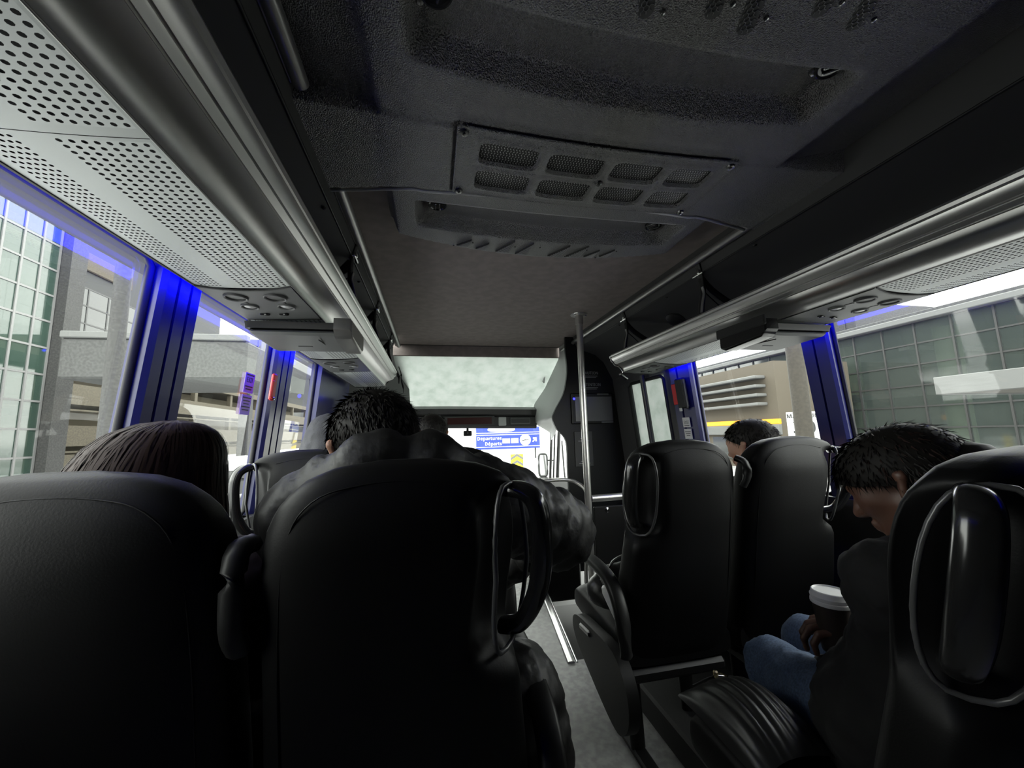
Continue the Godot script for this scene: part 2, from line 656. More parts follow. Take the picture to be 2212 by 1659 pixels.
func build_body() -> void:
	# floor, with the step well cut away beside the door
	var g := Geo.new()
	var poly := PackedVector2Array([Vector2(-0.80, -1.25), Vector2(1.75, -1.25), Vector2(1.75, 2.02), Vector2(0.70, 2.02), Vector2(0.805, 2.86), Vector2(0.82, 4.3), Vector2(-0.80, 4.3)])
	g.prism(poly, Transform3D(Basis(Vector3.RIGHT, Vector3.FORWARD, Vector3.DOWN), Vector3.ZERO), 0.06)
	struct("floor", g, M.floor_vinyl)
	g = Geo.new()
	var edge := PackedVector3Array([Vector3(0.685, 0.004, -2.0), Vector3(0.79, 0.004, -2.86)])
	g.tube(edge, 0.006, 0.02, 8)
	g.tube(PackedVector3Array([Vector3(0.715, -0.006, -2.0), Vector3(0.82, -0.006, -2.86)]), 0.012, 0.006, 8)
	struct("trim_1", g, M.aluminium)
	var well := shell("floor")
	g = Geo.new()
	g.box(Vector3(1.25, -0.30, -2.6), Vector3(1.1, 0.06, 1.3))
	obj("step", g, M.rubber, well)
	g = Geo.new()
	g.box(Vector3(0.78, -0.17, -2.42), Vector3(0.03, 0.22, 0.88), 0.0, Basis(Vector3.UP, -0.122))
	g.box(Vector3(1.22, -0.17, -2.03), Vector3(1.06, 0.22, 0.03))
	obj("riser", g, M.rubber, well)

	g = Geo.new()
	g.box(Vector3(1.24, 0.055, -1.16), Vector3(0.80, 0.11, 1.60), 0.01)
	obj("seat_plinth", g, M.rubber, well)

	# side walls; an opening is [rear z, front z, ribs of the pillar behind it]
	side_wall(-1, [[-0.35, -1.087, 0], [-1.242, -1.826, 2], [-2.038, -2.505, 2]], -3.30)
	for o in [[-0.35, -1.087], [-1.242, -1.826], [-2.038, -2.505]]:
		side_window(-1, o[0], o[1], M.side_glass)
	side_wall(1, [[-0.38, -1.268, 0], [-1.391, -2.14, 1], [-2.42, -2.36, 1]], -2.36)
	for o in [[-0.38, -1.268], [-1.391, -2.14]]:
		side_window(1, o[0], o[1], M.side_glass)

	# wall behind the eye
	g = Geo.new()
	g.box(Vector3(XC, 0.98, 1.23), Vector3(2.6, 2.1, 0.06))
	struct("wall_back", g, M.wall_trim)

	# ceiling: a flat liner, coving towards the walls, and the drop at its front edge
	var ceil_root := shell("ceiling")
	g = Geo.new()
	g.box(R(XC, 0.875, -1.2), Vector3(1.56, 0.05, 4.86), 0.004)
	obj("liner", g, M.headliner, ceil_root)
	g = Geo.new()
	g.box(R(XC, 0.824, -3.645), Vector3(1.66, 0.154, 0.025), 0.004)
	obj("front_drop", g, M.headliner, ceil_root)
	g = Geo.new()
	g.box(R(XC, 0.848, -3.615), Vector3(1.55, 0.004, 0.006))
	obj("seam", g, M.rubber, ceil_root)
	for x in [0.17, 0.76]:
		g = Geo.new()
		g.lathe([Vector2(0, -0.004), Vector2(0.004, -0.003), Vector2(0.006, 0.0)], Transform3D(Basis(), R(x, 0.848, -3.60)), 10)
		obj("screw", g, M.chrome, ceil_root)
	for s in [-1, 1]:
		var zf: float = -3.30 if s < 0 else -3.22
		g = extruded([Vector2(0.765, 0.855), Vector2(0.80, 0.745), Vector2(0.97, 0.69), Vector2(1.05, 0.62), Vector2(1.09, 0.54), Vector2(1.13, 0.46), Vector2(1.2, 0.46), Vector2(1.18, 0.7), Vector2(1.0, 0.9), Vector2(0.765, 0.9)], s, 1.2, zf, 30)
		obj("coving", g, M.coving, ceil_root)
		g = Geo.new()
		g.tube(PackedVector3Array([R(X(s, 0.798), 0.745, 1.2), R(X(s, 0.798), 0.745, zf)]), 0.004, 0.004, 6)
		obj("coving_seam", g, M.plastic_black, ceil_root)
		for z in [-1.25, -1.86, -2.42]:
			g = Geo.new()
			g.lathe([Vector2(0, -0.006), Vector2(0.006, -0.004), Vector2(0.008, 0.0)], Transform3D(Basis(), R(X(s, 0.815), 0.738, z)), 10)
			obj("screw", g, M.plastic_black, ceil_root)

	build_front()


func build_front() -> void:
	# right bulkhead beside the door, its inner edge curved
	var w := shell("wall_front")
	var c := [[1.165, 0.86], [1.165, 0.7055], [1.1701, 0.534], [1.1313, 0.3483], [1.0485, 0.2029], [1.0199, 0.1232], [1.0536, 0.0308], [1.1326, -0.0784], [1.1371, -0.3374], [1.1403, -0.5302], [1.14, -0.75]]
	var curve := PackedVector3Array()
	for q in c:
		curve.append(R(q[0], q[1], -3.2))
	curve = spline(curve, 5)
	var poly := PackedVector2Array()
	for q in curve:
		poly.append(Vector2(q.x, q.y))
	poly.append_array([Vector2(1.14, 0.0), Vector2(1.74, 0.0), Vector2(1.74, 2.01)])
	var g := Geo.new()
	g.prism(poly, Transform3D(Basis(), Vector3(0, 0, -3.2)), -0.03)
	obj("bulkhead", g, M.plastic_black, w)
	# the moulded cheek from that edge forward to the upper glass
	var rows := []
	for t in [0.0, 0.12, 0.35, 0.65, 1.0]:
		var row := PackedVector3Array()
		for k in curve.size():
			var f := float(k) / (curve.size() - 1)
			var gy := lerpf(0.86, -0.75, f)
			var q := R(1.25, gy, 0)
			q.z = -3.62 - clampf((0.75 - gy) * 2.2, 0.0, 0.86)
			q.x = 1.248 if gy > 0.5 else lerpf(1.248, 1.19, clampf((0.5 - gy) / 0.2, 0, 1))
			if gy < 0.12:
				q.x = lerpf(1.19, 1.52, clampf((0.12 - gy) / 0.12, 0, 1))
				q.z = lerpf(-4.48, -4.9, clampf((0.12 - gy) / 0.12, 0, 1))
			var p := curve[k].lerp(q, t)
			p.x += 0.035 * sin(PI * t) * (1.0 if gy > 0.1 else 0.3)
			row.append(p)
		rows.append(row)
	g = Geo.new()
	g.grid(rows.map(func(r): return r.slice(0, int(r.size() * 0.62))))
	obj("cheek", g, M.cap_grey, w)
	# the left cheek, mostly behind the rack
	g = Geo.new()
	rows = []
	for y in [0.86, 0.5, 0.25, 0.0, -0.3]:
		rows.append(PackedVector3Array([R(-0.68, y, -3.28), R(-0.45, y, -3.6), R(-0.31 if y > 0.5 else -0.24, y, -3.64 - clampf((0.75 - y) * 2.2, 0, 0.86))]))
	g.grid(rows)
	obj("left_cheek", g, M.wall_trim, w)
	# upper glass, caked with snow
	var pane_w := shell("window_%d" % (window_count + 1))
	window_count += 1
	g = Geo.new()
	g.quad(R(-0.36, 0.775, -3.635), R(1.34, 0.775, -3.635), R(1.32, 0.29, -4.60), R(-0.30, 0.29, -4.60))
	obj("pane", g, M.frosted_glass, pane_w)
	g = Geo.new()
	g.box(R(1.195, 0.60, -4.02), Vector3(0.012, 0.10, 0.07), 0.003, Basis(Vector3.RIGHT, 0.46))
	obj("clip", g, M.lens_grey, pane_w)
	# header below it
	g = Geo.new()
	var sec := []
	for x in [-0.45, 0.2, 0.8, 1.20]:
		var pts := PackedVector3Array()
		for q in [[0.335, -4.42], [0.30, -4.33], [0.245, -4.36], [0.225, -4.40], [0.215, -4.385], [0.11, -4.385], [0.085, -4.42], [0.09, -4.62], [0.335, -4.56]]:
			pts.append(R(x, q[0] - maxf(0, x) * 0.022, q[1]))
		sec.append(pts)
	g.loft(sec, true, true, 28)
	obj("header_shelf", g, M.cab_trim, w)
	for x in [0.06, 0.79]:
		g = Geo.new()
		g.box(R(x, 0.155 - x * 0.01, -4.383), Vector3(0.09, 0.10, 0.02), 0.008)
		obj("header_rib", g, M.cap_grey, w)
	# cab: dash, windscreen, posts, closing walls
	g = Geo.new()
	g.box(R(0.5, -0.85, -4.75), Vector3(2.5, 0.55, 0.7), 0.08)
	obj("dashboard", g, M.plastic_black, w)
	g = Geo.new()
	g.box(R(-0.85, -0.6, -4.15), Vector3(0.04, 1.3, 1.75))
	g.box(R(0.45, -1.5, -4.4), Vector3(2.64, 0.06, 2.3))
	g.box(R(0.45, -1.1, -5.2), Vector3(2.64, 0.8, 0.06))
	obj("cab_shell", g, M.wall_trim, w)
	var screen := shell("window_%d" % (window_count + 1))
	window_count += 1
	g = Geo.new()
	g.quad(R(-0.9, 0.2, -4.62), R(1.58, 0.2, -4.62), R(1.62, -0.75, -5.05), R(-0.9, -0.75, -5.05))
	obj("pane", g, M.clear_glass, screen)
	g = Geo.new()
	for q in [[1.50, 0.016], [1.545, 0.010], [1.60, 0.022]]:
		g.tube(PackedVector3Array([R(q[0] - 0.03, 0.12, -4.66), R(q[0], -0.3, -4.85), R(q[0] + 0.01, -0.80, -5.0)]), q[1], q[1], 8)
	obj("corner_post", g, M.cab_trim, w)
	g = Geo.new()
	g.tube(PackedVector3Array([R(1.70, 0.10, -4.7), R(1.74, -0.3, -4.7), R(1.79, -0.66, -4.7)]), 0.012, 0.012, 8)
	g.tube(spline(PackedVector3Array([R(1.60, -0.1, -4.68), R(1.62, -0.55, -4.68), R(1.66, -0.66, -4.68), R(1.75, -0.64, -4.68), R(1.77, -0.5, -4.68), R(1.72, -0.05, -4.68)]), 5), 0.010, 0.010, 8)
	obj("door_frame_rail", g, M.cab_trim, w)
	g = Geo.new()
	g.box(R(1.72, -0.76, -4.55), Vector3(0.42, 0.20, 0.05), 0.02)
	obj("white_lower_panel", g, M.cap_grey, w)
	for q in [[1.60, -0.715], [1.70, -0.73]]:
		g = Geo.new()
		g.lathe([Vector2(0, 0.004), Vector2(0.02, 0.002), Vector2(0.024, 0)], Transform3D(Basis(Vector3.RIGHT, PI / 2), R(q[0], q[1], -4.525)), 14)
		obj("plug", g, M.rubber, w)

	# entrance door on the right, snow on its glass
	var dr := shell("door_1")
	g = Geo.new()
	var z0 := -2.40
	var z1 := -2.98
	for zz in [[-2.36, -2.43], [-2.93, -3.2]]:
		rows = []
		for y in [0.47, -1.35]:
			rows.append(PackedVector3Array([wall_point(1, y, zz[0]), wall_point(1, y, zz[1]), wall_point(1, y, zz[1], 0.05), wall_point(1, y, zz[0], 0.05)]))
		g.loft(rows)
	rows = []
	for y in [0.60, 0.40]:
		rows.append(PackedVector3Array([wall_point(1, y, z0), wall_point(1, y, -3.2), wall_point(1, y, -3.2, 0.05), wall_point(1, y, z0, 0.05)]))
	g.loft(rows)
	rows = []
	for y in [-0.75, -1.40]:
		rows.append(PackedVector3Array([wall_point(1, y, z0), wall_point(1, y, -3.2), wall_point(1, y, -3.2, 0.05), wall_point(1, y, z0, 0.05)]))
	g.loft(rows)
	obj("door_frame", g, M.cab_trim, dr)
	g = Geo.new()
	g.quad(wall_point(1, 0.41, -2.42, 0.03), wall_point(1, 0.41, -2.95, 0.03), wall_point(1, -0.76, -2.95, 0.03), wall_point(1, -0.76, -2.42, 0.03))
	obj("pane", g, M.frosted_glass, dr)
	g = Geo.new()
	var loop := PackedVector3Array([wall_point(1, 0.36, -2.435, 0.0), wall_point(1, 0.385, -2.47, 0.0), wall_point(1, 0.385, -2.88, 0.0), wall_point(1, 0.36, -2.925, 0.0), wall_point(1, -0.72, -2.925, 0.0), wall_point(1, -0.74, -2.9, 0.0), wall_point(1, -0.74, -2.46, 0.0), wall_point(1, -0.72, -2.435, 0.0)])
	g.tube(loop, 0.014, 0.014, 6, true)
	obj("gasket", g, M.rubber, dr)
	g = Geo.new()
	g.tube(PackedVector3Array([wall_point(1, 0.42, -2.66, -0.03), wall_point(1, -0.5, -2.66, -0.03)]), 0.02, 0.02, 10)
	obj("centre_bar", g, M.cab_trim, dr)


# ---------------------------------------------------------------- luggage racks
func pan_y(d: float) -> float:
	var t := (d - 0.849) / 0.228
	return 0.414 - 0.008 * t - 0.010 * 4.0 * t * (1.0 - t) * 0.35


func pan(s: int, d: float, z: float, up := 0.0) -> Vector3:
	return R(X(s, d), pan_y(d) + up, z)


func holes(g: Geo, s: int, d0: float, nd: int, pd: float, z0: float, nz: int, pz: float, r: float) -> void:
	# a field of nd x nz cells, each a square sheet round an eight-sided hole
	var ring := []
	for k in 8:
		var a := TAU * (k + 0.5) / 8
		ring.append(Vector2(cos(a), sin(a)))
	for i in nz:
		for j in nd:
			var cd := d0 + pd * (j + 0.5)
			var cz := z0 - pz * (i + 0.5)
			var k0 := g.v.size()
			var o := []
			for q in ring:
				var m := maxf(absf(q.x), absf(q.y))
				var a := pan(s, cd + q.x / m * pd * 0.5, cz + q.y / m * pz * 0.5)
				var b := pan(s, cd + q.x * r, cz + q.y * r)
				g.v.append_array([a, b])
				g.n.append_array([Vector3.DOWN, Vector3.DOWN])
				g.uv.append_array([Vector2(), Vector2()])
			for k in 8:
				var a := k0 + k * 2
				var b := k0 + ((k + 1) % 8) * 2
				if s < 0:
					g.ix.append_array([a, b, a + 1, b, b + 1, a + 1])
				else:
					g.ix.append_array([a, a + 1, b, b, a + 1, b + 1])
			# close the corners between the eight outer points
			for c in 4:
				var sx := 1.0 if c in [0, 3] else -1.0
				var sz := 1.0 if c < 2 else -1.0
				var p := pan(s, cd + sx * pd * 0.5, cz + sz * pz * 0.5)
				var a := k0 + c * 4
				var b := k0 + c * 4 + 2
				var k := g.v.size()
				g.v.append(p)
				g.n.append(Vector3.DOWN)
				g.uv.append(Vector2())
				if s < 0:
					g.ix.append_array([a, k, b])
				else:
					g.ix.append_array([a, b, k])


func sheet(g: Geo, s: int, d0: float, d1: float, z0: float, z1: float) -> void:
	if z0 - z1 < 1e-4:
		return
	var rows := []
	var k := maxi(2, int((d1 - d0) / 0.02) + 1)
	for z in [z0, z1]:
		var row := PackedVector3Array()
		for i in k:
			row.append(pan(s, lerpf(d0, d1, float(i) / (k - 1)), z))
		rows.append(row)
	g.grid(rows)


func perforated(s: int, z0: float, z1: float) -> Geo:
	var g := Geo.new()
	var pz := 0.0115
	var e := 0.006
	var za := z0 - e
	var nz := int((z0 - z1 - 2 * e) / pz)
	var zb := za - nz * pz
	var a0 := 0.856
	var a1 := a0 + 8 * 0.0143
	var b0 := 1.012
	var b1 := b0 + 6 * 0.0088
	holes(g, s, a0, 8, 0.0143, za, nz, pz, 0.0036)
	holes(g, s, b0, 6, 0.0088, za, nz, pz, 0.0028)
	sheet(g, s, 0.849, a0, z0, z1)
	sheet(g, s, a1, b0, z0, z1)
	sheet(g, s, b1, 1.077, z0, z1)
	for q in [[a0, a1], [b0, b1]]:
		sheet(g, s, q[0], q[1], z0, za)
		sheet(g, s, q[0], q[1], zb, z1)
	return g


func plain_panel(s: int, z0: float, z1: float) -> Geo:
	var g := Geo.new()
	sheet(g, s, 0.849, 1.077, z0, z1)
	return g


func rack(s: int, z_end: float, panels: Array) -> void:
	var side := "left" if s < 0 else "right"
	var t := thing("luggage_rack", "long grey metal overhead luggage rack %s" % ("running above the woman with long hair" if s < 0 else "ending at the entrance door"), "luggage rack")
	# fascia: a rounded nose with two grooves, a ridge on top
	var prof := [Vector2(0.849, 0.414), Vector2(0.8475, 0.424), Vector2(0.843, 0.435), Vector2(0.835, 0.4455), Vector2(0.824, 0.4545), Vector2(0.810, 0.461), Vector2(0.7925, 0.4655),
		Vector2(0.7945, 0.4695), Vector2(0.7895, 0.4705), Vector2(0.7815, 0.4800), Vector2(0.7840, 0.4835), Vector2(0.7820, 0.4860), Vector2(0.7770, 0.4870), Vector2(0.7695, 0.4960), Vector2(0.7645, 0.5050), Vector2(0.7620, 0.513),
		Vector2(0.766, 0.515), Vector2(0.7605, 0.519), Vector2(0.757, 0.5275), Vector2(0.7595, 0.535), Vector2(0.767, 0.537), Vector2(0.776, 0.531), Vector2(0.800, 0.500), Vector2(0.830, 0.470), Vector2(0.850, 0.448), Vector2(0.853, 0.418)]
	obj("fascia", extruded(prof, s, 0.55, z_end, 24), M.fascia_metal, t)
	var g := Geo.new()
	g.tube(PackedVector3Array([pan(s, 0.849, 0.55), pan(s, 0.849, z_end)]), 0.0022, 0.0022, 6)
	obj("edge_bead", g, M.satin_metal, t)
	# tray over the panels, and its outer lip
	obj("tray", extruded([Vector2(0.853, 0.436), Vector2(1.085, 0.432), Vector2(1.085, 0.440), Vector2(0.853, 0.444)], s, 0.55, z_end), M.cavity, t)
	obj("outer_lip", extruded([Vector2(1.077, 0.404), Vector2(1.082, 0.404), Vector2(1.082, 0.434), Vector2(1.077, 0.434)], s, 0.55, z_end), M.cavity, t)
	obj("added_light_shield", extruded([Vector2(1.077, 0.4465), Vector2(1.131, 0.4465), Vector2(1.131, 0.452), Vector2(1.077, 0.452)], s, 0.55, z_end), M.cavity, t)  # unseen flange added to keep the blue light off the coving and ceiling
	for p in panels:
		obj("panel", perforated(s, p[0] - 0.0008, p[1] + 0.0008) if p[2] else plain_panel(s, p[0], p[1]), M.perforated_panel, t)
	g = Geo.new()
	var cap := PackedVector2Array()
	for q in prof.slice(0, 22):
		cap.append(Vector2(q.x, q.y))
	cap.append_array([Vector2(0.80, 0.49), Vector2(0.86, 0.45), Vector2(1.08, 0.440), Vector2(1.08, 0.404), Vector2(0.96, 0.402)])
	var cc := PackedVector2Array()
	for q in cap:
		cc.append(Vector2(X(s, q.x), q.y + EYE))
	g.prism(cc, Transform3D(Basis(), Vector3(0, 0, z_end)), -0.012)
	obj("end_cap", g, M.plastic_black, t)
	if s > 0:
		g = Geo.new()
		var e := PackedVector3Array()
		for q in prof.slice(0, 20):
			e.append(R(X(s, q.x + 0.004), q.y - 0.004, z_end - 0.014))
		g.tube(e, 0.007, 0.007, 8)
		obj("chrome_edge", g, M.chrome, t)
		g = Geo.new()
		g.box(R(X(s, 0.875), 0.39, z_end - 0.05), Vector3(0.09, 0.016, 0.03), 0.006, Basis(Vector3.UP, 0.5) * Basis(Vector3.BACK, -0.35))
		obj("latch", g, M.chrome, t)
	else:
		g = Geo.new()
		g.tube(spline(PackedVector3Array([R(-0.27, 0.57, z_end + 0.02), R(-0.255, 0.52, z_end - 0.03), R(-0.25, 0.46, z_end - 0.02), R(-0.235, 0.40, z_end - 0.01), R(-0.232, 0.36, z_end)]), 5), 0.008, 0.003, 6)
		g.tube(spline(PackedVector3Array([R(-0.30, 0.56, z_end + 0.0), R(-0.275, 0.50, z_end - 0.03), R(-0.27, 0.44, z_end - 0.01)]), 5), 0.012, 0.006, 6)
		obj("strap", g, M.rubber, t)
	# hangers from the coving
	for z in ([-1.56, -2.31] if s > 0 else [-1.62, -2.30, -3.05]):
		g = Geo.new()
		g.tube(spline(PackedVector3Array([R(X(s, 0.78), 0.80, z + 0.01), R(X(s, 0.800), 0.742, z), R(X(s, 0.806), 0.66, z), R(X(s, 0.792), 0.59, z), R(X(s, 0.785), 0.53, z)]), 5), 0.010, 0.020, 8, false, Vector3.RIGHT)
		g.tube(spline(PackedVector3Array([R(X(s, 0.803), 0.725, z), R(X(s, 0.86), 0.665, z), R(X(s, 0.96), 0.60, z), R(X(s, 1.06), 0.54, z)]), 5), 0.018, 0.010, 8)
		g.tube(PackedVector3Array([R(X(s, 0.81), 0.66, z), R(X(s, 0.90), 0.58, z)]), 0.003, 0.003, 6)
		var h := obj("hanger", g, M.plastic_black, t)
		g = Geo.new()
		g.tube(spline(PackedVector3Array([R(X(s, 0.790), 0.672, z + 0.018), R(X(s, 0.794), 0.64, z + 0.021), R(X(s, 0.781), 0.59, z + 0.021), R(X(s, 0.773), 0.545, z + 0.02)]), 4), 0.004, 0.009, 8, false, Vector3.RIGHT)
		obj("edge_plate", g, M.satin_metal, h)
		g = Geo.new()
		g.box(R(X(s, 0.788), 0.742, z), Vector3(0.014, 0.012, 0.075), 0.003)
		g.box(R(X(s, 0.785), 0.750, z + 0.012), Vector3(0.016, 0.02, 0.018), 0.004)
		obj("clamp", g, M.chrome, h)


func ring_down(g: Geo, at: Vector3, r: float) -> void:
	g.lathe([Vector2(r, 0.004), Vector2(r, -0.004), Vector2(r * 0.93, -0.006), Vector2(r * 0.80, -0.0045), Vector2(r * 0.72, 0.012)], Transform3D(Basis(), at), 24)


func service_unit(s: int, z0: float, z1: float, label: String) -> void:
	var mid := (z0 + z1) / 2
	var L := z0 - z1
	var t := thing("service_unit", label, "reading lights", R(X(s, 0.963), 0.405, mid), "air and reading light units under the racks")
	var off := -t.position
	var g := Geo.new()
	var rows := []
	for k in 9:
		var dd := lerpf(0.849, 1.077, k / 8.0)
		var arc := 0.022 * (1.0 - pow((dd - 0.963) / 0.114, 2))
		var row := PackedVector3Array()
		for f in [0.0, 0.02, 0.5, 0.98, 1.0]:
			var zz := lerpf(z0 + 0.012 - arc, z1 - 0.012 + arc * 0.6, f)
			row.append(off + pan(s, dd, zz, -0.0005 if f in [0.0, 1.0] else -0.0045))
		rows.append(row)
	g.grid(rows)
	obj("plate", g, M.service_grey, t)
	g = Geo.new()
	for e in [0, 1]:
		var p := PackedVector3Array()
		for k in 9:
			var dd := lerpf(0.849, 1.077, k / 8.0)
			var arc := 0.022 * (1.0 - pow((dd - 0.963) / 0.114, 2))
			p.append(off + pan(s, dd, (z0 + 0.013 - arc) if e == 0 else (z1 - 0.013 + arc * 0.6), -0.002))
		g = Geo.new()
		g.tube(p, 0.0025, 0.0025, 6)
		obj("joint", g, M.rubber, t)
	for k in 2:
		var dd: float = [0.912, 1.012][k]
		var va := off + pan(s, dd, z0 - L * 0.21, -0.004)
		var la := off + pan(s, dd - 0.003, z0 - L * 0.50, -0.004)
		var ba := off + pan(s, lerpf(dd, 0.963, 0.45), z0 - L * 0.76, -0.004)
		g = Geo.new()
		ring_down(g, va, 0.030)
		var vent := obj("air_nozzle", g, M.service_dark, t)
		g = Geo.new()
		g.lathe([Vector2(0.022, 0.012), Vector2(0.012, 0.006), Vector2(0.0, 0.004)], Transform3D(Basis(), va), 20)
		obj("nozzle_core", g, M.service_dark, vent)
		g = Geo.new()
		ring_down(g, la, 0.024)
		var lamp := obj("reading_lamp", g, M.service_grey, t)
		g = Geo.new()
		g.lathe([Vector2(0.0195, 0.000), Vector2(0.012, -0.004), Vector2(0.0, -0.005)], Transform3D(Basis(), la), 20)
		obj("lens", g, M.lens_grey, lamp)
		g = Geo.new()
		g.tube(PackedVector3Array([va.lerp(la, 0.38), va.lerp(la, 0.66)]), 0.0025, 0.010, 8)
		obj("bridge", g, M.service_dark, t)
		g = Geo.new()
		g.lathe([Vector2(0.009, 0.002), Vector2(0.009, -0.004), Vector2(0.006, -0.006), Vector2(0, -0.006)], Transform3D(Basis(), ba), 14)
		g.box(ba + Vector3(0.012 * s, -0.003, 0), Vector3(0.014, 0.005, 0.006), 0.001)
		obj("button", g, M.gloss_black, t)


func drop_monitor(s: int, zc: float, label: String) -> void:
	var t := thing("ceiling_monitor", label, "monitor", R(X(s, 0.925), 0.37, zc), "folded monitors under the racks")
	var off := -t.position
	var prof := [[0.21, 0.397], [0.185, 0.385], [0.172, 0.362], [0.150, 0.352]]
	var xs := [0.775, 0.785, 1.07, 1.08]
	var g := Geo.new()
	var rows := []
	for k in 4:
		var shrink: float = 0.006 if k in [0, 3] else 0.0
		var p := PackedVector3Array()
		for q in [[0.128, 0.394], [0.122, 0.386], [0.118, 0.373], [-0.11, 0.372], [-0.122, 0.378], [-0.122, 0.394]]:
			p.append(off + R(X(s, xs[k]), q[1] - shrink * 0.3, zc + q[0] * (1.0 - shrink * 3)))
		rows.append(p)
	g.loft(rows, true, true, 30)
	obj("housing", g, M.plastic_black, t)
	g = Geo.new()
	rows = []
	for k in 4:
		var shrink: float = 0.004 if k in [0, 3] else 0.0
		var p := PackedVector3Array()
		for q in [[0.106, 0.369], [0.112, 0.362], [0.100, 0.354], [-0.09, 0.345], [-0.122, 0.346], [-0.128, 0.353], [-0.125, 0.369]]:
			p.append(off + R(X(s, [0.80, 0.81, 1.06, 1.07][k]), q[1] + shrink, zc + q[0] * (1.0 - shrink * 4)))
		rows.append(p)
	g.loft(rows, true, true, 30)
	var sc := obj("screen_lid", g, M.service_grey, t)
	g = Geo.new()
	g.box(off + R(X(s, 0.94), 0.3475, zc - 0.04), Vector3(0.05, 0.003, 0.010), 0.001, Basis(Vector3.RIGHT, 0.05))
	obj("finger_slot", g, M.cavity, sc)
	g = Geo.new()
	g.box(off + R(X(s, 0.865), 0.3495, zc + 0.0), Vector3(0.002, 0.004, 0.15), 0.0, Basis(Vector3.RIGHT, 0.05))
	obj("lid_seam", g, M.cavity, sc)
	# the end facing the aisle
	g = Geo.new()
	rows = []
	for x in [0.742, 0.748, 0.79, 0.80]:
		var p := PackedVector3Array()
		var ins := 0.008 if x < 0.745 else 0.0
		for q in [[0.150, 0.405], [0.152, 0.365], [0.125, 0.340], [-0.06, 0.326], [-0.085, 0.338], [-0.085, 0.405]]:
			p.append(off + R(X(s, x), q[1] + ins * (1 if q[1] < 0.35 else -1), zc + q[0] * (1.0 - ins * 5)))
		rows.append(p)
	g.loft(rows, true, true, 50)
	var e := obj("hinge_end", g, M.gloss_black if s > 0 else M.satin_metal, t)
	if s > 0:
		g = Geo.new()
		g.box(off + R(X(s, 0.740), 0.400, zc + 0.032), Vector3(0.014, 0.038, 0.25), 0.004, Basis(Vector3.RIGHT, 0.0))
		obj("velcro_strip", g, M.velcro, e)


func build_racks() -> void:
	rack(-1, -3.25, [[0.55, -0.567, true], [-0.567, -1.112, true], [-1.40, -2.09, true], [-2.48, -3.24, true]])
	rack(1, -2.47, [[0.55, -0.887, true], [-1.195, -1.56, false], [-1.56, -2.10, true]])
	service_unit(-1, -1.112, -1.385, "grey panel of air nozzles and reading lamps above the blue-lit left window post")
	service_unit(-1, -2.09, -2.48, "panel of air nozzles near the front end of the left rack")
	service_unit(1, -0.887, -1.195, "pale panel of air nozzles and reading lamps above the woman in black")
	service_unit(1, -2.10, -2.46, "panel of air nozzles at the end of the right rack by the entrance door")
	drop_monitor(-1, -1.505, "folded grey drop-down monitor with metal end under the left rack")
	drop_monitor(1, -1.325, "folded drop-down monitor with a black velcro strip under the right rack")
	# the tubes along the ceiling's edges
	var spans := [[-1, 0.9, -0.853, "short grey rail beside the near air outlet tray, along the left ceiling edge"], [-1, -1.10, -3.46, "pale metal rail along the left edge of the brown ceiling liner"], [1, -1.10, -3.52, "pale metal rail along the right edge of the brown ceiling liner"]]
	for q in spans:
		var s: int = q[0]
		var t := thing("ceiling_rail", q[3], "rail", R(X(s, 0.765), 0.80, q[2]), "metal rails along the ceiling edges")
		var g := Geo.new()
		var zl: float = q[1] - q[2]
		g.tube(PackedVector3Array([Vector3(0, 0, zl), Vector3(0, 0, 0)]), 0.018, 0.018, 16)
		obj("tube", g, M.satin_metal, t)
		g = Geo.new()
		g.box(Vector3(s * 0.018, 0.010, zl / 2), Vector3(0.026, 0.034, zl), 0.006)
		obj("back_strip", g, M.fascia_metal, t)
	# loudspeaker in the right coving
	var g := Geo.new()
	var xf := Transform3D(Basis(Vector3.BACK, -0.55), R(X(1, 1.0), 0.672, -2.04))
	g.lathe([Vector2(0.0, -0.025), Vector2(0.05, -0.022), Vector2(0.066, -0.012), Vector2(0.07, 0.012)], xf, 28)
	tag(obj("speaker", g, M.plastic_black), "round black loudspeaker in the coving above the right rack", "speaker")


func build_leds() -> void:
	for s in [-1, 1]:
		var g := Geo.new()
		var z1: float = -2.40 if s < 0 else -2.34
		g.tube(PackedVector3Array([R(X(s, 1.088), 0.428, 0.45), R(X(s, 1.088), 0.428, z1)]), 0.013, 0.004, 8, false, Vector3.UP)
		var o := tag(obj("led_strip", g, M.led_blue), "blue light strip hidden above the %s windows" % ("left" if s < 0 else "right"), "light strip")
		var a := AreaLight3D.new()
		a.name = "led_light"
		a.area_size = Vector2(0.45 - z1, 0.026)
		a.area_normalize_energy = true
		a.light_color = Color(0.02, 0.03, 1.0)
		a.light_energy = LED
		a.shadow_enabled = true
		o.add_child(a)
		a.position = R(X(s, 1.096), 0.428, (0.45 + z1) / 2)
		a.rotation = Vector3(0, -s * PI / 2, 0)


# ---------------------------------------------------------------- roof air unit
func ss(a: float, b: float, x: float) -> float:
	return smoothstep(a, b, x)


func inside(x: float, a: float, b: float, soft: float) -> float:
	return ss(a - soft, a + soft, x) * (1.0 - ss(b - soft, b + soft, x))


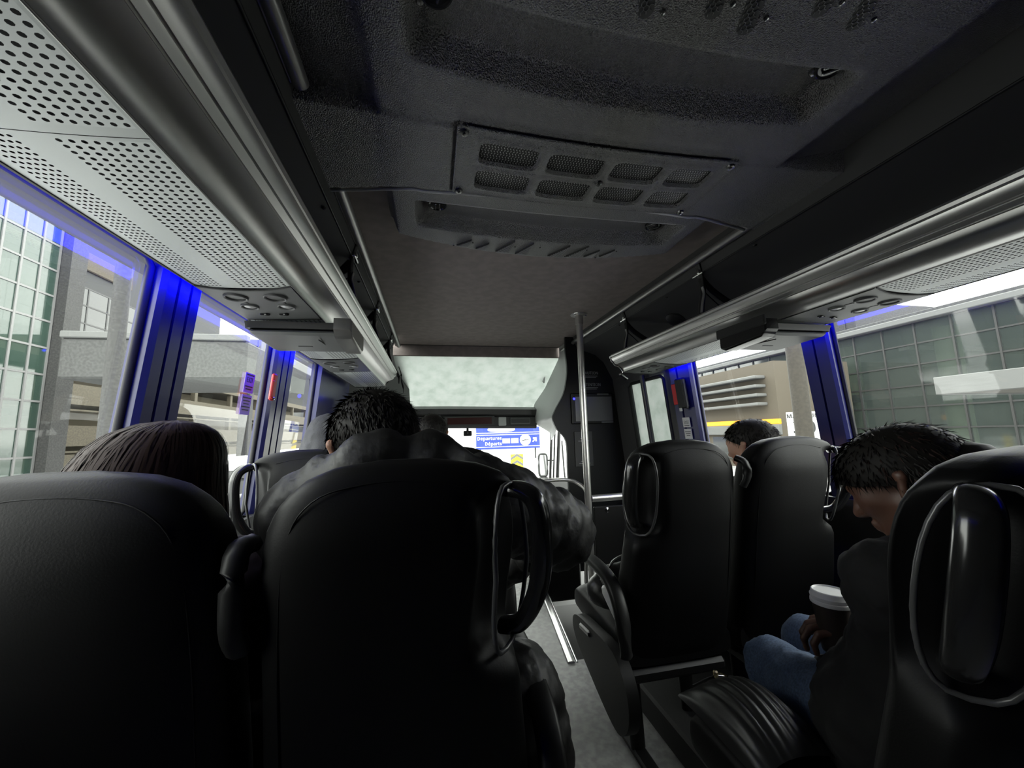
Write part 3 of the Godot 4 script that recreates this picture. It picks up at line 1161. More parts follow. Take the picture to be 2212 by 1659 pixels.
func ac_base(x: float, z: float) -> float:             # the moulding without its trays
	var u := x - 0.445
	var lip := -1.10 - 0.20 * u * u
	var front := -1.552 + 0.27 * u * u
	# the cover that reaches from rack to rack
	var cover := inside(z, lip, -0.86, 0.012)
	# the unit itself, narrower, running on behind and before the cover
	var half := 0.585 + 0.02 * ss(-0.9, -0.3, z)
	var unit := inside(u, -half, half, 0.016) * inside(z, front, 1.15, 0.014)
	var low := 0.0
	low = maxf(low, cover * (0.078 - 0.02 * ss(0.62, 0.95, absf(u))))
	var fall := 0.074 - 0.005 * ss(-0.95, -1.15, z) + 0.03 * maxf(0.0, -1.385 - z)
	low = maxf(low, unit * fall)
	low += 0.030 * (1.0 - pow(u / 0.62, 2)) * unit * (0.35 if z < -1.13 else 1.0)
	# soft shoulder behind the cover, from the unit out to the coving
	var shoulder := inside(z, -0.90, 1.2, 0.06) * (1.0 - ss(0.56, 0.86, absf(u)))
	low = maxf(low, 0.060 * shoulder)
	return 0.85 - low


func ac_y(x: float, z: float) -> float:
	var u := x - 0.445
	var low := 0.85 - ac_base(x, z)
	# bed of the grille
	low -= 0.014 * inside(u, -0.392, 0.42, 0.003) * inside(z, -1.125, -0.852, 0.003)
	# the two trays
	var bow := 0.03 * (1.0 - pow(u / 0.5, 2))
	low -= 0.055 * inside(u, -0.49, 0.50, 0.012) * inside(z, -1.375 - bow, -1.232 - bow * 0.1, 0.010)
	low -= 0.060 * inside(u, -0.485, 0.475, 0.016) * inside(z, -0.705 - bow * 0.8, -0.585 - bow * 0.3, 0.014)
	return 0.85 - low


func build_ac() -> void:
	var t := thing("air_conditioner", "large black moulded roof air unit with meshed grille and trays", "air unit", R(0.445, 0.85, -0.8))
	var off := -t.position
	var xs := []
	var zs := []
	var x := -0.40
	while x < 1.291:
		xs.append(x)
		x += 0.011
	var z := 0.6
	while z > -1.57:
		zs.append(z)
		z -= 0.02 if z > -0.4 else 0.0075
	var rows := []
	for zz in zs:
		var row := PackedVector3Array()
		for xx in xs:
			row.append(off + R(xx, ac_y(xx, zz), zz))
		rows.append(row)
	var g := Geo.new()
	g.grid(rows)
	obj("shell", g, M.flock, t)
	# beads added along the moulding edges, pale to stand in for their highlights
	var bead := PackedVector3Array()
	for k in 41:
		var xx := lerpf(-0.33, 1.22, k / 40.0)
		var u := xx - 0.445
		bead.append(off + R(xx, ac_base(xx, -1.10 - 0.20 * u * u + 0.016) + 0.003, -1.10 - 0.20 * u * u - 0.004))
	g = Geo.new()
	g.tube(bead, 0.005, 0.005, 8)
	obj("lip_edge", g, M.edge_highlight, t)
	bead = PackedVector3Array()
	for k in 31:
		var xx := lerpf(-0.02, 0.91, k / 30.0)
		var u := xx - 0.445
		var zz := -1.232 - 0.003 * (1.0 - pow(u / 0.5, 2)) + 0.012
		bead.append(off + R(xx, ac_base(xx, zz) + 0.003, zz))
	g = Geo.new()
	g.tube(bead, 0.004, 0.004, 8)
	obj("tray_edge", g, M.edge_highlight, t)
	# grille plate: eight rounded openings in two rows
	var x0 := 0.064
	var x1 := 0.858
	var z0 := -0.858
	var z1 := -1.116
	var cols := [x0 + 0.045, x0 + 0.235, x0 + 0.425, x0 + 0.605, x1 - 0.030]
	var rowz := [z0 - 0.022, (z0 + z1) / 2 + 0.002, z1 + 0.022]
	var plate := Geo.new()
	var gb := func(xx: float) -> float: return ac_base(xx, -0.99) - 0.002
	var cell := func(xa: float, xb: float, za: float, zb: float, open: bool) -> void:
		var o := PackedVector3Array()
		var inner := PackedVector3Array()
		var mid := PackedVector3Array()
		var cx := (xa + xb) / 2
		var cz := (za + zb) / 2
		var hx := (xb - xa) / 2
		var hz := absf(za - zb) / 2
		for k in 32:
			var a := TAU * k / 32
			var q := Vector2(cos(a), sin(a))
			var m := maxf(absf(q.x), absf(q.y))
			o.append(off + R(cx + q.x / m * hx, gb.call(cx + q.x / m * hx), cz + q.y / m * hz))
			var r := 0.020
			var e := Vector2(q.x / m * (hx - 0.012), q.y / m * (hz - 0.012))
			var cor := Vector2(maxf(absf(e.x) - (hx - 0.012 - r), 0), maxf(absf(e.y) - (hz - 0.012 - r), 0))
			if cor.x > 0 and cor.y > 0:
				var cn := cor.normalized() * r
				e = Vector2(signf(e.x) * (hx - 0.012 - r + cn.x), signf(e.y) * (hz - 0.012 - r + cn.y))
			mid.append(off + R(cx + e.x, gb.call(cx + e.x) - 0.004, cz + e.y))
			inner.append(off + R(cx + e.x * (1 - 0.006 / hx), gb.call(cx + e.x) + 0.012, cz + e.y * (1 - 0.006 / hz)))
		if open:
			plate.grid([o, mid], true)
			plate.grid([mid, inner], true)
	for i in 4:
		for j in 2:
			cell.call(cols[i] , cols[i + 1], rowz[j], rowz[j + 1], true)
	# the margins
	for q in [[x0, cols[0], z0, z1], [cols[4], x1, z0, z1], [cols[0], cols[4], z0, rowz[0]], [cols[0], cols[4], rowz[2], z1]]:
		var ra := PackedVector3Array()
		var rb := PackedVector3Array()
		for k in 9:
			var xx := lerpf(q[0], q[1], k / 8.0)
			ra.append(off + R(xx, gb.call(xx), q[2]))
			rb.append(off + R(xx, gb.call(xx), q[3]))
		plate.grid([ra, rb])
	for zz in [z0, z1]:
		var ra := PackedVector3Array()
		for k in 17:
			var xx := lerpf(x0, x1, k / 16.0)
			ra.append(off + R(xx, gb.call(xx) + 0.002, zz))
		plate.tube(ra, 0.004, 0.004, 8)
	for xx in [x0, x1]:
		plate.tube(PackedVector3Array([off + R(xx, gb.call(xx) + 0.002, z0), off + R(xx, gb.call(xx) + 0.002, z1)]), 0.004, 0.004, 8)
	var grille := obj("grille", plate, M.flock, t)
	for i in 4:
		for j in 2:
			g = Geo.new()
			var ca: float = cols[i] + 0.008
			var cb: float = cols[i + 1] - 0.008
			g.quad(off + R(ca, gb.call(ca) + 0.007, rowz[j] - 0.008), off + R(cb, gb.call(cb) + 0.007, rowz[j] - 0.008), off + R(cb, gb.call(cb) + 0.007, rowz[j + 1] + 0.008), off + R(ca, gb.call(ca) + 0.007, rowz[j + 1] + 0.008))
			obj("mesh_insert", g, M.wire_mesh, grille)
	for q in [[0.078, -0.872], [0.080, -1.106], [0.846, -0.872], [0.846, -1.106], [0.488, -0.988]]:
		g = Geo.new()
		g.lathe([Vector2(0.0, -0.010), Vector2(0.004, -0.0095), Vector2(0.0045, -0.006), Vector2(0.010, -0.005), Vector2(0.012, 0.0)], Transform3D(Basis(), off + R(q[0], gb.call(q[0]) - 0.001, q[1])), 16)
		obj("screw", g, M.chrome_dark, grille)
	# round latches in the trays
	for q in [[0.018, -1.305, 0.0], [0.875, -1.312, 0.6], [0.006, -0.600, 0.3], [0.866, -0.592, 0.9]]:
		var at := off + R(q[0], ac_y(q[0], q[1]) - 0.008, q[1])
		if q[1] > -1:
			at = off + R(q[0], minf(ac_y(q[0], q[1]), 0.80) - 0.008, q[1])
		g = Geo.new()
		g.lathe([Vector2(0.032, 0.004), Vector2(0.032, -0.006), Vector2(0.028, -0.008), Vector2(0.025, -0.004), Vector2(0.0, -0.003)], Transform3D(Basis(), at), 24)
		var l := obj("latch", g, M.gloss_black, t)
		g = Geo.new()
		for e in [-1, 1]:
			g.box(at + Basis(Vector3.UP, q[2]) * Vector3(e * 0.007, -0.008, 0), Vector3(0.005, 0.010, 0.034), 0.002, Basis(Vector3.UP, q[2]))
		obj("latch_grip", g, M.chrome_dark, l)
	for q in [[-0.022, -0.628], [0.848, -0.618]]:
		g = Geo.new()
		g.lathe([Vector2(0.0, -0.006), Vector2(0.006, -0.005), Vector2(0.009, -0.002), Vector2(0.010, 0.004)], Transform3D(Basis(), off + R(q[0], minf(ac_y(q[0], q[1]), 0.80) - 0.004, q[1])), 14)
		obj("screw", g, M.chrome_dark, t)
	# outlet slits of the front tray: triangles filled with thin slats
	var tri := [[0.096, 0.153, 0.05, 1.0], [0.175, 0.225, 0.05, 1.0], [0.260, 0.325, 0.095, 1.0], [0.345, 0.405, 0.095, 1.0], [0.490, 0.56, 0.095, -1.0], [0.572, 0.64, 0.095, -1.0], [0.650, 0.700, 0.06, -1.0], [0.718, 0.765, 0.06, -1.0]]
	for q in tri:
		var ue := maxf(absf(q[0] - 0.445), absf(q[1] - 0.445))
		var zf := -1.552 + 0.27 * ue * ue + 0.030
		var on := func(xx: float, zz: float, e: float) -> Vector3: return off + R(xx, ac_base(xx, zz) - e, zz)
		g = Geo.new()
		g.loft([PackedVector3Array([on.call(q[0], zf, 0.006), on.call(q[1] - 0.01, zf, 0.006), on.call(q[1], zf + q[2], 0.006)]), PackedVector3Array([on.call(q[0], zf, -0.004), on.call(q[1] - 0.01, zf, -0.004), on.call(q[1], zf + q[2], -0.004)])])
		var o := obj("outlet", g, M.cavity, t)
		g = Geo.new()
		for k in 9:
			var f := (k + 0.7) / 9.5
			var a := Vector2(lerpf(q[0], q[1] - 0.01, f), zf)
			var b := Vector2(lerpf(q[0], q[1], f), zf + q[2] * f)
			if q[3] < 0:
				g.tube(PackedVector3Array([on.call(a.x, a.y, 0.0085), on.call(b.x, b.y, 0.0085)]), 0.0012, 0.0022, 4)
			else:
				g.tube(PackedVector3Array([on.call(a.x, a.y, 0.0085), on.call(b.x, b.y, 0.0085)]), 0.0009, 0.0012, 4)
				g.tube(PackedVector3Array([on.call(lerpf(q[0], q[1], f), zf + q[2] * f * 0.98, 0.0085), on.call(q[1] - 0.01 * (1 - f), zf + q[2] * f * 0.98, 0.0085)]), 0.0009, 0.0012, 4)
		obj("slats", g, M.flock_plain, o)
	for q in [[0.085, -1.50], [0.16, -1.465], [0.245, -1.54], [0.335, -1.47], [0.44, -1.46], [0.57, -1.52], [0.645, -1.455], [0.78, -1.45], [0.71, -1.515]]:
		g = Geo.new()
		g.lathe([Vector2(0, -0.003), Vector2(0.003, -0.002), Vector2(0.004, 0.001)], Transform3D(Basis(), off + R(q[0], ac_base(q[0], q[1]), q[1])), 8)
		obj("rivet", g, M.cavity, t)
	# slots of the near tray, backed by a honeycomb
	for q in [[0.36, -0.50, 0.028, 0.10], [0.475, -0.465, 0.030, 0.13], [0.555, -0.475, 0.032, 0.14], [0.67, -0.43, 0.028, 0.13], [0.765, -0.445, 0.028, 0.12]]:
		var b := Basis(Vector3.UP, -0.42)
		var at := off + R(q[0], ac_base(q[0], q[1]) - 0.001, q[1])
		var poly := PackedVector2Array()
		for k in 24:
			var a := TAU * k / 24
			poly.append(Vector2(cos(a) * q[2] * 0.5, sin(a) * q[2] * 0.5 + signf(sin(a)) * (q[3] - q[2]) * 0.5))
		g = Geo.new()
		g.prism(poly, Transform3D(b * Basis(Vector3.RIGHT, Vector3.BACK, Vector3.UP), at), 0.003)
		var o := obj("slot", g, M.cavity, t)
		g = Geo.new()
		var hr := 0.0052
		for i in range(-12, 13):
			for j in range(-3, 4):
				var c := Vector2((j + 0.5 * (i & 1)) * hr * 1.732, i * hr * 1.5)
				var ok: bool = absf(c.x) < q[2] * 0.40 and absf(c.y) < q[3] * 0.46
				if not ok:
					continue
				for k in 3:
					var a := c + Vector2.from_angle(PI / 6 + k * PI / 3) * hr
					var e := c + Vector2.from_angle(PI / 6 + (k + 1) * PI / 3) * hr
					g.tube(PackedVector3Array([at + b * Vector3(a.x, -0.001, a.y), at + b * Vector3(e.x, -0.001, e.y)]), 0.0008, 0.0008, 4)
		obj("honeycomb", g, M.mesh_wire, o)
		g = Geo.new()
		g.lathe([Vector2(0, -0.005), Vector2(0.004, -0.004), Vector2(0.005, 0.0)], Transform3D(Basis(), at + b * Vector3(0.03, 0.0, -0.045)), 10)
		obj("rivet", g, M.chrome_dark, t)


# ---------------------------------------------------------------- seats
const RECLINE := 0.20


func seat_mid(h: float) -> float:                       # z of the back's middle at a height
	return (h - 1.0) * RECLINE


func make_seat(hs: int, aisle: bool, armrest := true) -> Dictionary:      # meshes of a seat whose grab handle is on side hs
	var parts := []
	# back: outline half-widths on the handle side and on the other side
	var wo := [[0.34, 0.200], [0.45, 0.205], [0.60, 0.200], [0.72, 0.188], [0.80, 0.182], [0.88, 0.192], [0.96, 0.204], [1.02, 0.200], [1.06, 0.182], [1.09, 0.150], [1.107, 0.105], [1.115, 0.04]]
	var wi := [[0.34, 0.200], [0.45, 0.207], [0.60, 0.208], [0.80, 0.206], [0.95, 0.205], [1.02, 0.195], [1.06, 0.175], [1.09, 0.142], [1.107, 0.10], [1.115, 0.04]]
	var dep := [[0.34, 0.045], [0.40, 0.060], [0.60, 0.066], [0.85, 0.062], [1.0, 0.058], [1.06, 0.052], [1.09, 0.042], [1.107, 0.028], [1.115, 0.008]]
	var cut := [[0.77, 0.0], [0.83, 0.055], [0.92, 0.070], [1.00, 0.066], [1.045, 0.045], [1.075, 0.0]]
	var g := Geo.new()
	var rows := []
	var hh := []
	var h := 0.34
	while h < 1.0:
		hh.append(h)
		h += 0.022
	hh.append_array([1.0, 1.02, 1.04, 1.055, 1.07, 1.08, 1.09, 1.098, 1.105, 1.11, 1.1135, 1.115])
	for y in hh:
		var a := curve1(wo, y)
		var b := curve1(wi, y)
		var d := curve1(dep, y)
		var c: float = curve1(cut, y) if y > 0.77 and y < 1.075 else 0.0
		var row := PackedVector3Array()
		for k in 44:
			var an := TAU * k / 44
			var cu := signf(cos(an)) * pow(absf(cos(an)), 0.55)
			var sv := signf(sin(an)) * pow(absf(sin(an)), 0.55)
			var w := a if cu > 0 else b
			var p := Vector2(cu * w, sv * d)
			# hollow for the handle at the rear outer corner
			var f := clampf(1.0 - Vector2(p.x - (a - 0.01), (p.y - (d - 0.005)) * 0.8).length() / 0.10, 0, 1)
			f = f * f * (3 - 2 * f)
			p -= Vector2(0.72, 0.70) * c * f * 1.25
			# the rear face bows out a little
			if sv > 0:
				p.y += 0.018 * (1 - pow(p.x / 0.22, 2)) * smoothstep(0.36, 0.6, y) * (1 - smoothstep(1.0, 1.1, y))
			row.append(Vector3(p.x * hs, y, p.y + seat_mid(y)))
		rows.append(row)
	g.grid(rows, true)
	g.fan(rows[0], true)
	g.fan(rows[-1], false)
	parts.append(["backrest", g, "leather", ""])
	# sewn seam round the rear face
	g = Geo.new()
	var seam := PackedVector3Array()
	for q in [[-0.165, 0.42], [-0.172, 0.62], [-0.172, 0.85], [-0.160, 1.00], [-0.125, 1.062], [-0.06, 1.082], [0.02, 1.084], [0.085, 1.072]]:
		var d := curve1(dep, q[1])
		seam.append(Vector3(q[0] * hs, q[1], seat_mid(q[1]) + d * 0.985 + 0.018 * (1 - pow(q[0] / 0.22, 2)) * smoothstep(0.36, 0.6, q[1]) * (1 - smoothstep(1.0, 1.1, q[1])) - (0.010 if absf(q[0]) > 0.15 else 0.0)))
	g.tube(spline(seam, 5), 0.0012, 0.0012, 5)
	parts.append(["seam", g, "leather", "backrest"])
	# grab handle: a loop standing off the corner, in a plane half way between rear and side
	var diag := Vector3(0.80 * hs, 0, 0.60)
	var corner := func(y: float, o: float) -> Vector3: return Vector3(0.178 * hs, y, seat_mid(y) + 0.036) + diag * o
	var path := spline(PackedVector3Array([corner.call(1.062, -0.030), corner.call(1.060, 0.004), corner.call(1.040, 0.028), corner.call(0.99, 0.038), corner.call(0.92, 0.036), corner.call(0.875, 0.022), corner.call(0.845, 0.002), corner.call(0.835, -0.030)]), 6)
	g = Geo.new()
	var ru := []
	var rv := []
	for k in path.size():
		var f := sin(PI * k / (path.size() - 1.0))
		ru.append(0.012 + 0.004 * f)
		rv.append(0.017 + 0.006 * f)
	g.tube(path, ru, rv, 14, false, diag)
	parts.append(["grab_handle", g, "gloss_black", ""])
	g = Geo.new()
	var ring := PackedVector3Array()
	for k in 28:
		var an := TAU * k / 28
		var y := 0.938 + 0.135 * sin(an)
		var e := 0.058 * signf(cos(an)) * pow(absf(cos(an)), 0.7)
		ring.append(Vector3(0.148 * hs, y, seat_mid(y) + 0.030) + Vector3(0.60 * hs, 0, -0.80) * e + diag * (0.012 + 0.010 * (1 - absf(sin(an)))))
	g.tube(ring, 0.004, 0.004, 8, true)
	parts.append(["handle_ring", g, "ring_grey", "grab_handle"])
	# cushion
	g = Geo.new()
	rows = []
	for f in [0.0, 0.03, 0.10, 0.3, 0.6, 0.88, 0.97, 1.0]:
		var z := lerpf(-0.07, -0.53, f)
		var s := 1.0 if f > 0.05 and f < 0.95 else (0.93 if f > 0.01 and f < 0.99 else 0.75)
		var row := PackedVector3Array()
		for k in 28:
			var an := TAU * k / 28
			var cu := signf(cos(an)) * pow(absf(cos(an)), 0.45)
			var sv := signf(sin(an)) * pow(absf(sin(an)), 0.45)
			row.append(Vector3(cu * 0.208 * (0.97 + 0.03 * s), 0.405 + sv * 0.062 * s + 0.012 * f, z))
		rows.append(row)
	g.grid(rows, true)
	g.fan(rows[0], true)
	g.fan(rows[-1], false)
	parts.append(["cushion", g, "leather", ""])
	g = Geo.new()
	for x in [-0.14, 0.14]:
		g.tube(PackedVector3Array([Vector3(x, 0.466, -0.10), Vector3(x, 0.4755, -0.3), Vector3(x, 0.478, -0.47), Vector3(x, 0.465, -0.515)]), 0.0025, 0.0025, 5)
	parts.append(["cushion_seam", g, "leather", "cushion"])
	# frame, legs, recliner covers
	g = Geo.new()
	g.box(Vector3(0, 0.325, -0.28), Vector3(0.37, 0.045, 0.42), 0.012)
	parts.append(["seat_frame", g, "plastic_black", ""])
	for x in [-0.11, 0.11]:
		g = Geo.new()
		g.tube(PackedVector3Array([Vector3(x, 0.31, -0.22), Vector3(x, 0.02, -0.20)]), 0.018, 0.028, 10)
		g.box(Vector3(x, 0.012, -0.22), Vector3(0.05, 0.024, 0.34), 0.006)
		parts.append(["leg", g, "plastic_black", ""])
	if aisle:
		g = Geo.new()
		var sh := PackedVector2Array()
		for q in [[0.02, 0.36], [0.03, 0.27], [-0.02, 0.20], [-0.10, 0.19], [-0.26, 0.24], [-0.40, 0.30], [-0.44, 0.355], [-0.40, 0.40], [-0.24, 0.42], [-0.06, 0.425]]:
			sh.append(Vector2(-q[0], q[1]))
		var smooth := PackedVector2Array()
		var s3 := PackedVector3Array()
		for q in sh:
			s3.append(Vector3(q.x, q.y, 0))
		for q in spline(s3, 4, true):
			smooth.append(Vector2(q.x, q.y))
		g.prism(smooth, Transform3D(Basis(Vector3.FORWARD, Vector3.UP, Vector3.RIGHT), Vector3(hs * 0.232 - 0.020, 0, 0)), 0.040, 30)
		parts.append(["side_cover", g, "plastic_black", ""])
		g = Geo.new()
		g.box(Vector3(hs * 0.236, 0.385, -0.30), Vector3(0.046, 0.024, 0.10), 0.006, Basis(Vector3.RIGHT, -0.1))
		parts.append(["recline_lever", g, "chrome_dark", "side_cover"])
		if not armrest:
			return {"parts": parts.map(func(q): return [q[0], q[1].mesh(), q[2], q[3]])}
		g = Geo.new()
		var arm := spline(PackedVector3Array([Vector3(hs * 0.232, 0.44, 0.0), Vector3(hs * 0.236, 0.56, -0.01), Vector3(hs * 0.238, 0.640, -0.07), Vector3(hs * 0.238, 0.662, -0.20), Vector3(hs * 0.238, 0.660, -0.34), Vector3(hs * 0.238, 0.650, -0.39)]), 5)
		g.tube(arm, 0.018, 0.024, 12, false, Vector3.UP, 0.7)
		parts.append(["armrest", g, "plastic_black", ""])
	return {"parts": parts.map(func(q): return [q[0], q[1].mesh(), q[2], q[3]])}


func place_seat(proto: Dictionary, at: Vector3, label: String) -> Node3D:
	var t := thing("bus_seat", label, "seat", at, "black bus seats")
	var made := {}
	for q in proto.parts:
		var p: Node = made[q[3]] if q[3] else t
		var o := obj(q[0], q[1], M[q[2]], p)
		if not made.has(q[0]):
			made[q[0]] = o
	return t


func build_seats() -> void:
	var rw := make_seat(1, true)        # handle on the right
	var lw := make_seat(-1, true)       # handle on the left
	var ln := make_seat(-1, true, false)
	var lo := make_seat(-1, false)
	var ro := make_seat(1, false)
	place_seat(lo, Vector3(-0.488, 0, -0.665), "black bus seat of the woman with long brown hair")
	place_seat(rw, Vector3(-0.040, 0, -0.665), "black bus seat of the man in the puffer jacket, handle on aisle side")
	place_seat(lo, Vector3(-0.425, 0, -1.50), "black bus seat of the passenger in a grey hood")
	place_seat(rw, Vector3(0.0, 0, -2.10), "black bus seat of the person two rows ahead of the puffer jacket")
	place_seat(rw, Vector3(0.03, 0, -1.40), "black bus seat mostly hidden ahead of the man in the puffer jacket")
	place_seat(ln, Vector3(0.822, 0, -0.405), "black bus seat of the woman in black holding a cup")
	place_seat(lw, Vector3(0.835, 0, -1.225), "empty black aisle bus seat with a dark bag on its cushion")
	place_seat(ro, Vector3(1.282, 0, -1.215), "black bus seat by the right window, handle on window side")
	# seat belt shells between the two right-hand seats
	var g := Geo.new()
	g.tube(spline(PackedVector3Array([Vector3(1.045, 1.045, -1.19), Vector3(1.058, 1.03, -1.165), Vector3(1.062, 0.985, -1.165), Vector3(1.055, 0.95, -1.18)]), 4), 0.012, 0.016, 8)
	tag(obj("belt_guide", g, M.plastic_black), "small black belt guide between the two right-hand seats", "belt guide")
	g = Geo.new()
	g.tube(spline(PackedVector3Array([Vector3(-0.262, 1.0, -0.66), Vector3(-0.268, 0.99, -0.63), Vector3(-0.268, 0.90, -0.63), Vector3(-0.265, 0.86, -0.65)]), 4), 0.014, 0.018, 8)
	tag(obj("belt_guide", g, M.plastic_black), "small black belt guide between the long-haired woman's seat and the next", "belt guide")


# ---------------------------------------------------------------- bodies
# A field of distances to tapered bones, joined smoothly and meshed as surface nets.
# bone: [a, b, ra, rb, k, flat] - k is the blend, flat squeezes the section along z
func flesh(bones: Array, cell: float, quilt := 0.0, pitch := 0.05) -> Geo:
	var lo := Vector3.INF
	var hi := -Vector3.INF
	for b in bones:
		var r := maxf(b[2], b[3]) + 0.03
		for q in [b[0], b[1]]:
			lo = lo.min(q - Vector3.ONE * r)
			hi = hi.max(q + Vector3.ONE * r)
	var nx := int((hi.x - lo.x) / cell) + 2
	var ny := int((hi.y - lo.y) / cell) + 2
	var nz := int((hi.z - lo.z) / cell) + 2
	var f := PackedFloat32Array()
	f.resize(nx * ny * nz)
	f.fill(1.0)
	for b in bones:
		var a: Vector3 = b[0]
		var e: Vector3 = b[1]
		var ra: float = b[2]
		var rb: float = b[3]
		var kk: float = b[4]
		var ab := e - a
		var l2 := maxf(ab.length_squared(), 1e-9)
		var len := sqrt(l2)
		var pad := maxf(ra, rb) + kk + cell * 2
		var p0 := ((a.min(e) - Vector3.ONE * pad - lo) / cell).max(Vector3.ZERO)
		var p1 := (a.max(e) + Vector3.ONE * pad - lo) / cell
		var i0 := int(p0.x)
		var i1 := mini(int(p1.x) + 1, nx - 1)
		var j0 := int(p0.y)
		var j1 := mini(int(p1.y) + 1, ny - 1)
		var k0 := int(p0.z)
		var k1 := mini(int(p1.z) + 1, nz - 1)
		for k in range(k0, k1 + 1):
			for j in range(j0, j1 + 1):
				var at := (k * ny + j) * nx
				var p := Vector3(lo.x + i0 * cell, lo.y + j * cell, lo.z + k * cell)
				for i in range(i0, i1 + 1):
					var t := (p - a).dot(ab) / l2
					t = 0.0 if t < 0.0 else (1.0 if t > 1.0 else t)
					var d := (p - a - ab * t).length() - (ra + (rb - ra) * t)
					if quilt > 0.0:
						d -= quilt * (absf(sin(PI * t * len / pitch)) - 0.5)
					var o := f[at + i]
					if kk > 0.0:
						var hm := kk - absf(o - d)
						if hm > 0.0:
							f[at + i] = minf(o, d) - hm * hm * 0.25 / kk
						elif d < o:
							f[at + i] = d
					elif d < o:
						f[at + i] = d
					p.x += cell
	return nets(f, nx, ny, nz, lo, cell)


func nets(f: PackedFloat32Array, nx: int, ny: int, nz: int, lo: Vector3, cell: float) -> Geo:
	var g := Geo.new()
	var idx := PackedInt32Array()
	idx.resize(nx * ny * nz)
	idx.fill(-1)
	var sx := 1
	var sy := nx
	var sz := nx * ny
	var offs := [0, sx, sy, sx + sy, sz, sx + sz, sy + sz, sx + sy + sz]
	var corner := [Vector3(0, 0, 0), Vector3(1, 0, 0), Vector3(0, 1, 0), Vector3(1, 1, 0), Vector3(0, 0, 1), Vector3(1, 0, 1), Vector3(0, 1, 1), Vector3(1, 1, 1)]
	var edges := [[0, 1], [0, 2], [0, 4], [1, 3], [1, 5], [2, 3], [2, 6], [3, 7], [4, 5], [4, 6], [5, 7], [6, 7]]
	for k in nz - 1:
		for j in ny - 1:
			var at := (k * ny + j) * nx
			for i in nx - 1:
				var c := at + i
				var s := 0
				for q in 8:
					if f[c + offs[q]] < 0.0:
						s += 1
				if s == 0 or s == 8:
					continue
				var sum := Vector3.ZERO
				var m := 0
				for e in edges:
					var va := f[c + offs[e[0]]]
					var vb := f[c + offs[e[1]]]
					if (va < 0.0) != (vb < 0.0):
						sum += corner[e[0]].lerp(corner[e[1]], va / (va - vb))
						m += 1
				idx[c] = g.v.size()
				g.v.append(lo + (Vector3(i, j, k) + sum / m) * cell)
	g.n.resize(g.v.size())
	g.uv.resize(g.v.size())
	for k in range(1, nz - 1):
		for j in range(1, ny - 1):
			var at := (k * ny + j) * nx
			for i in range(1, nx - 1):
				var c := at + i
				if idx[c] < 0:
					continue
				var a := f[c] < 0.0
				for ax in 3:
					var d: int = [sx, sy, sz][ax]
					var u: int = [sy, sz, sx][ax]
					var w: int = [sz, sx, sy][ax]
					if a != (f[c + d] < 0.0):
						var q := [idx[c], idx[c - u], idx[c - u - w], idx[c - w]]
						if q.min() < 0:
							continue
						if not a:
							q.reverse()
						g.ix.append_array([q[0], q[1], q[2], q[0], q[2], q[3]])
						var nn := (g.v[q[2]] - g.v[q[0]]).cross(g.v[q[1]] - g.v[q[0]])
						for z in q:
							g.n[z] += nn
	for i in g.n.size():
		g.n[i] = g.n[i].normalized() if g.n[i].length() > 1e-12 else Vector3.UP
	return g


func crumple(g: Geo, depth: float, freq: float, sd: int) -> void:      # folds of cloth: push the surface in and out, then renew its normals
	var f := FastNoiseLite.new()
	f.seed = sd
	f.noise_type = FastNoiseLite.TYPE_SIMPLEX
	f.fractal_type = FastNoiseLite.FRACTAL_RIDGED
	f.fractal_octaves = 2
	f.frequency = freq
	for i in g.v.size():
		g.v[i] += g.n[i] * depth * f.get_noise_3dv(g.v[i])
	g.n.fill(Vector3.ZERO)
	for k in range(0, g.ix.size(), 3):
		var a := g.ix[k]
		var b := g.ix[k + 1]
		var c := g.ix[k + 2]
		var nn := (g.v[c] - g.v[a]).cross(g.v[b] - g.v[a])
		g.n[a] += nn
		g.n[b] += nn
		g.n[c] += nn
	for i in g.n.size():
		g.n[i] = g.n[i].normalized() if g.n[i].length() > 1e-14 else Vector3.UP


var head_geo: Geo
var hand_geo: Geo


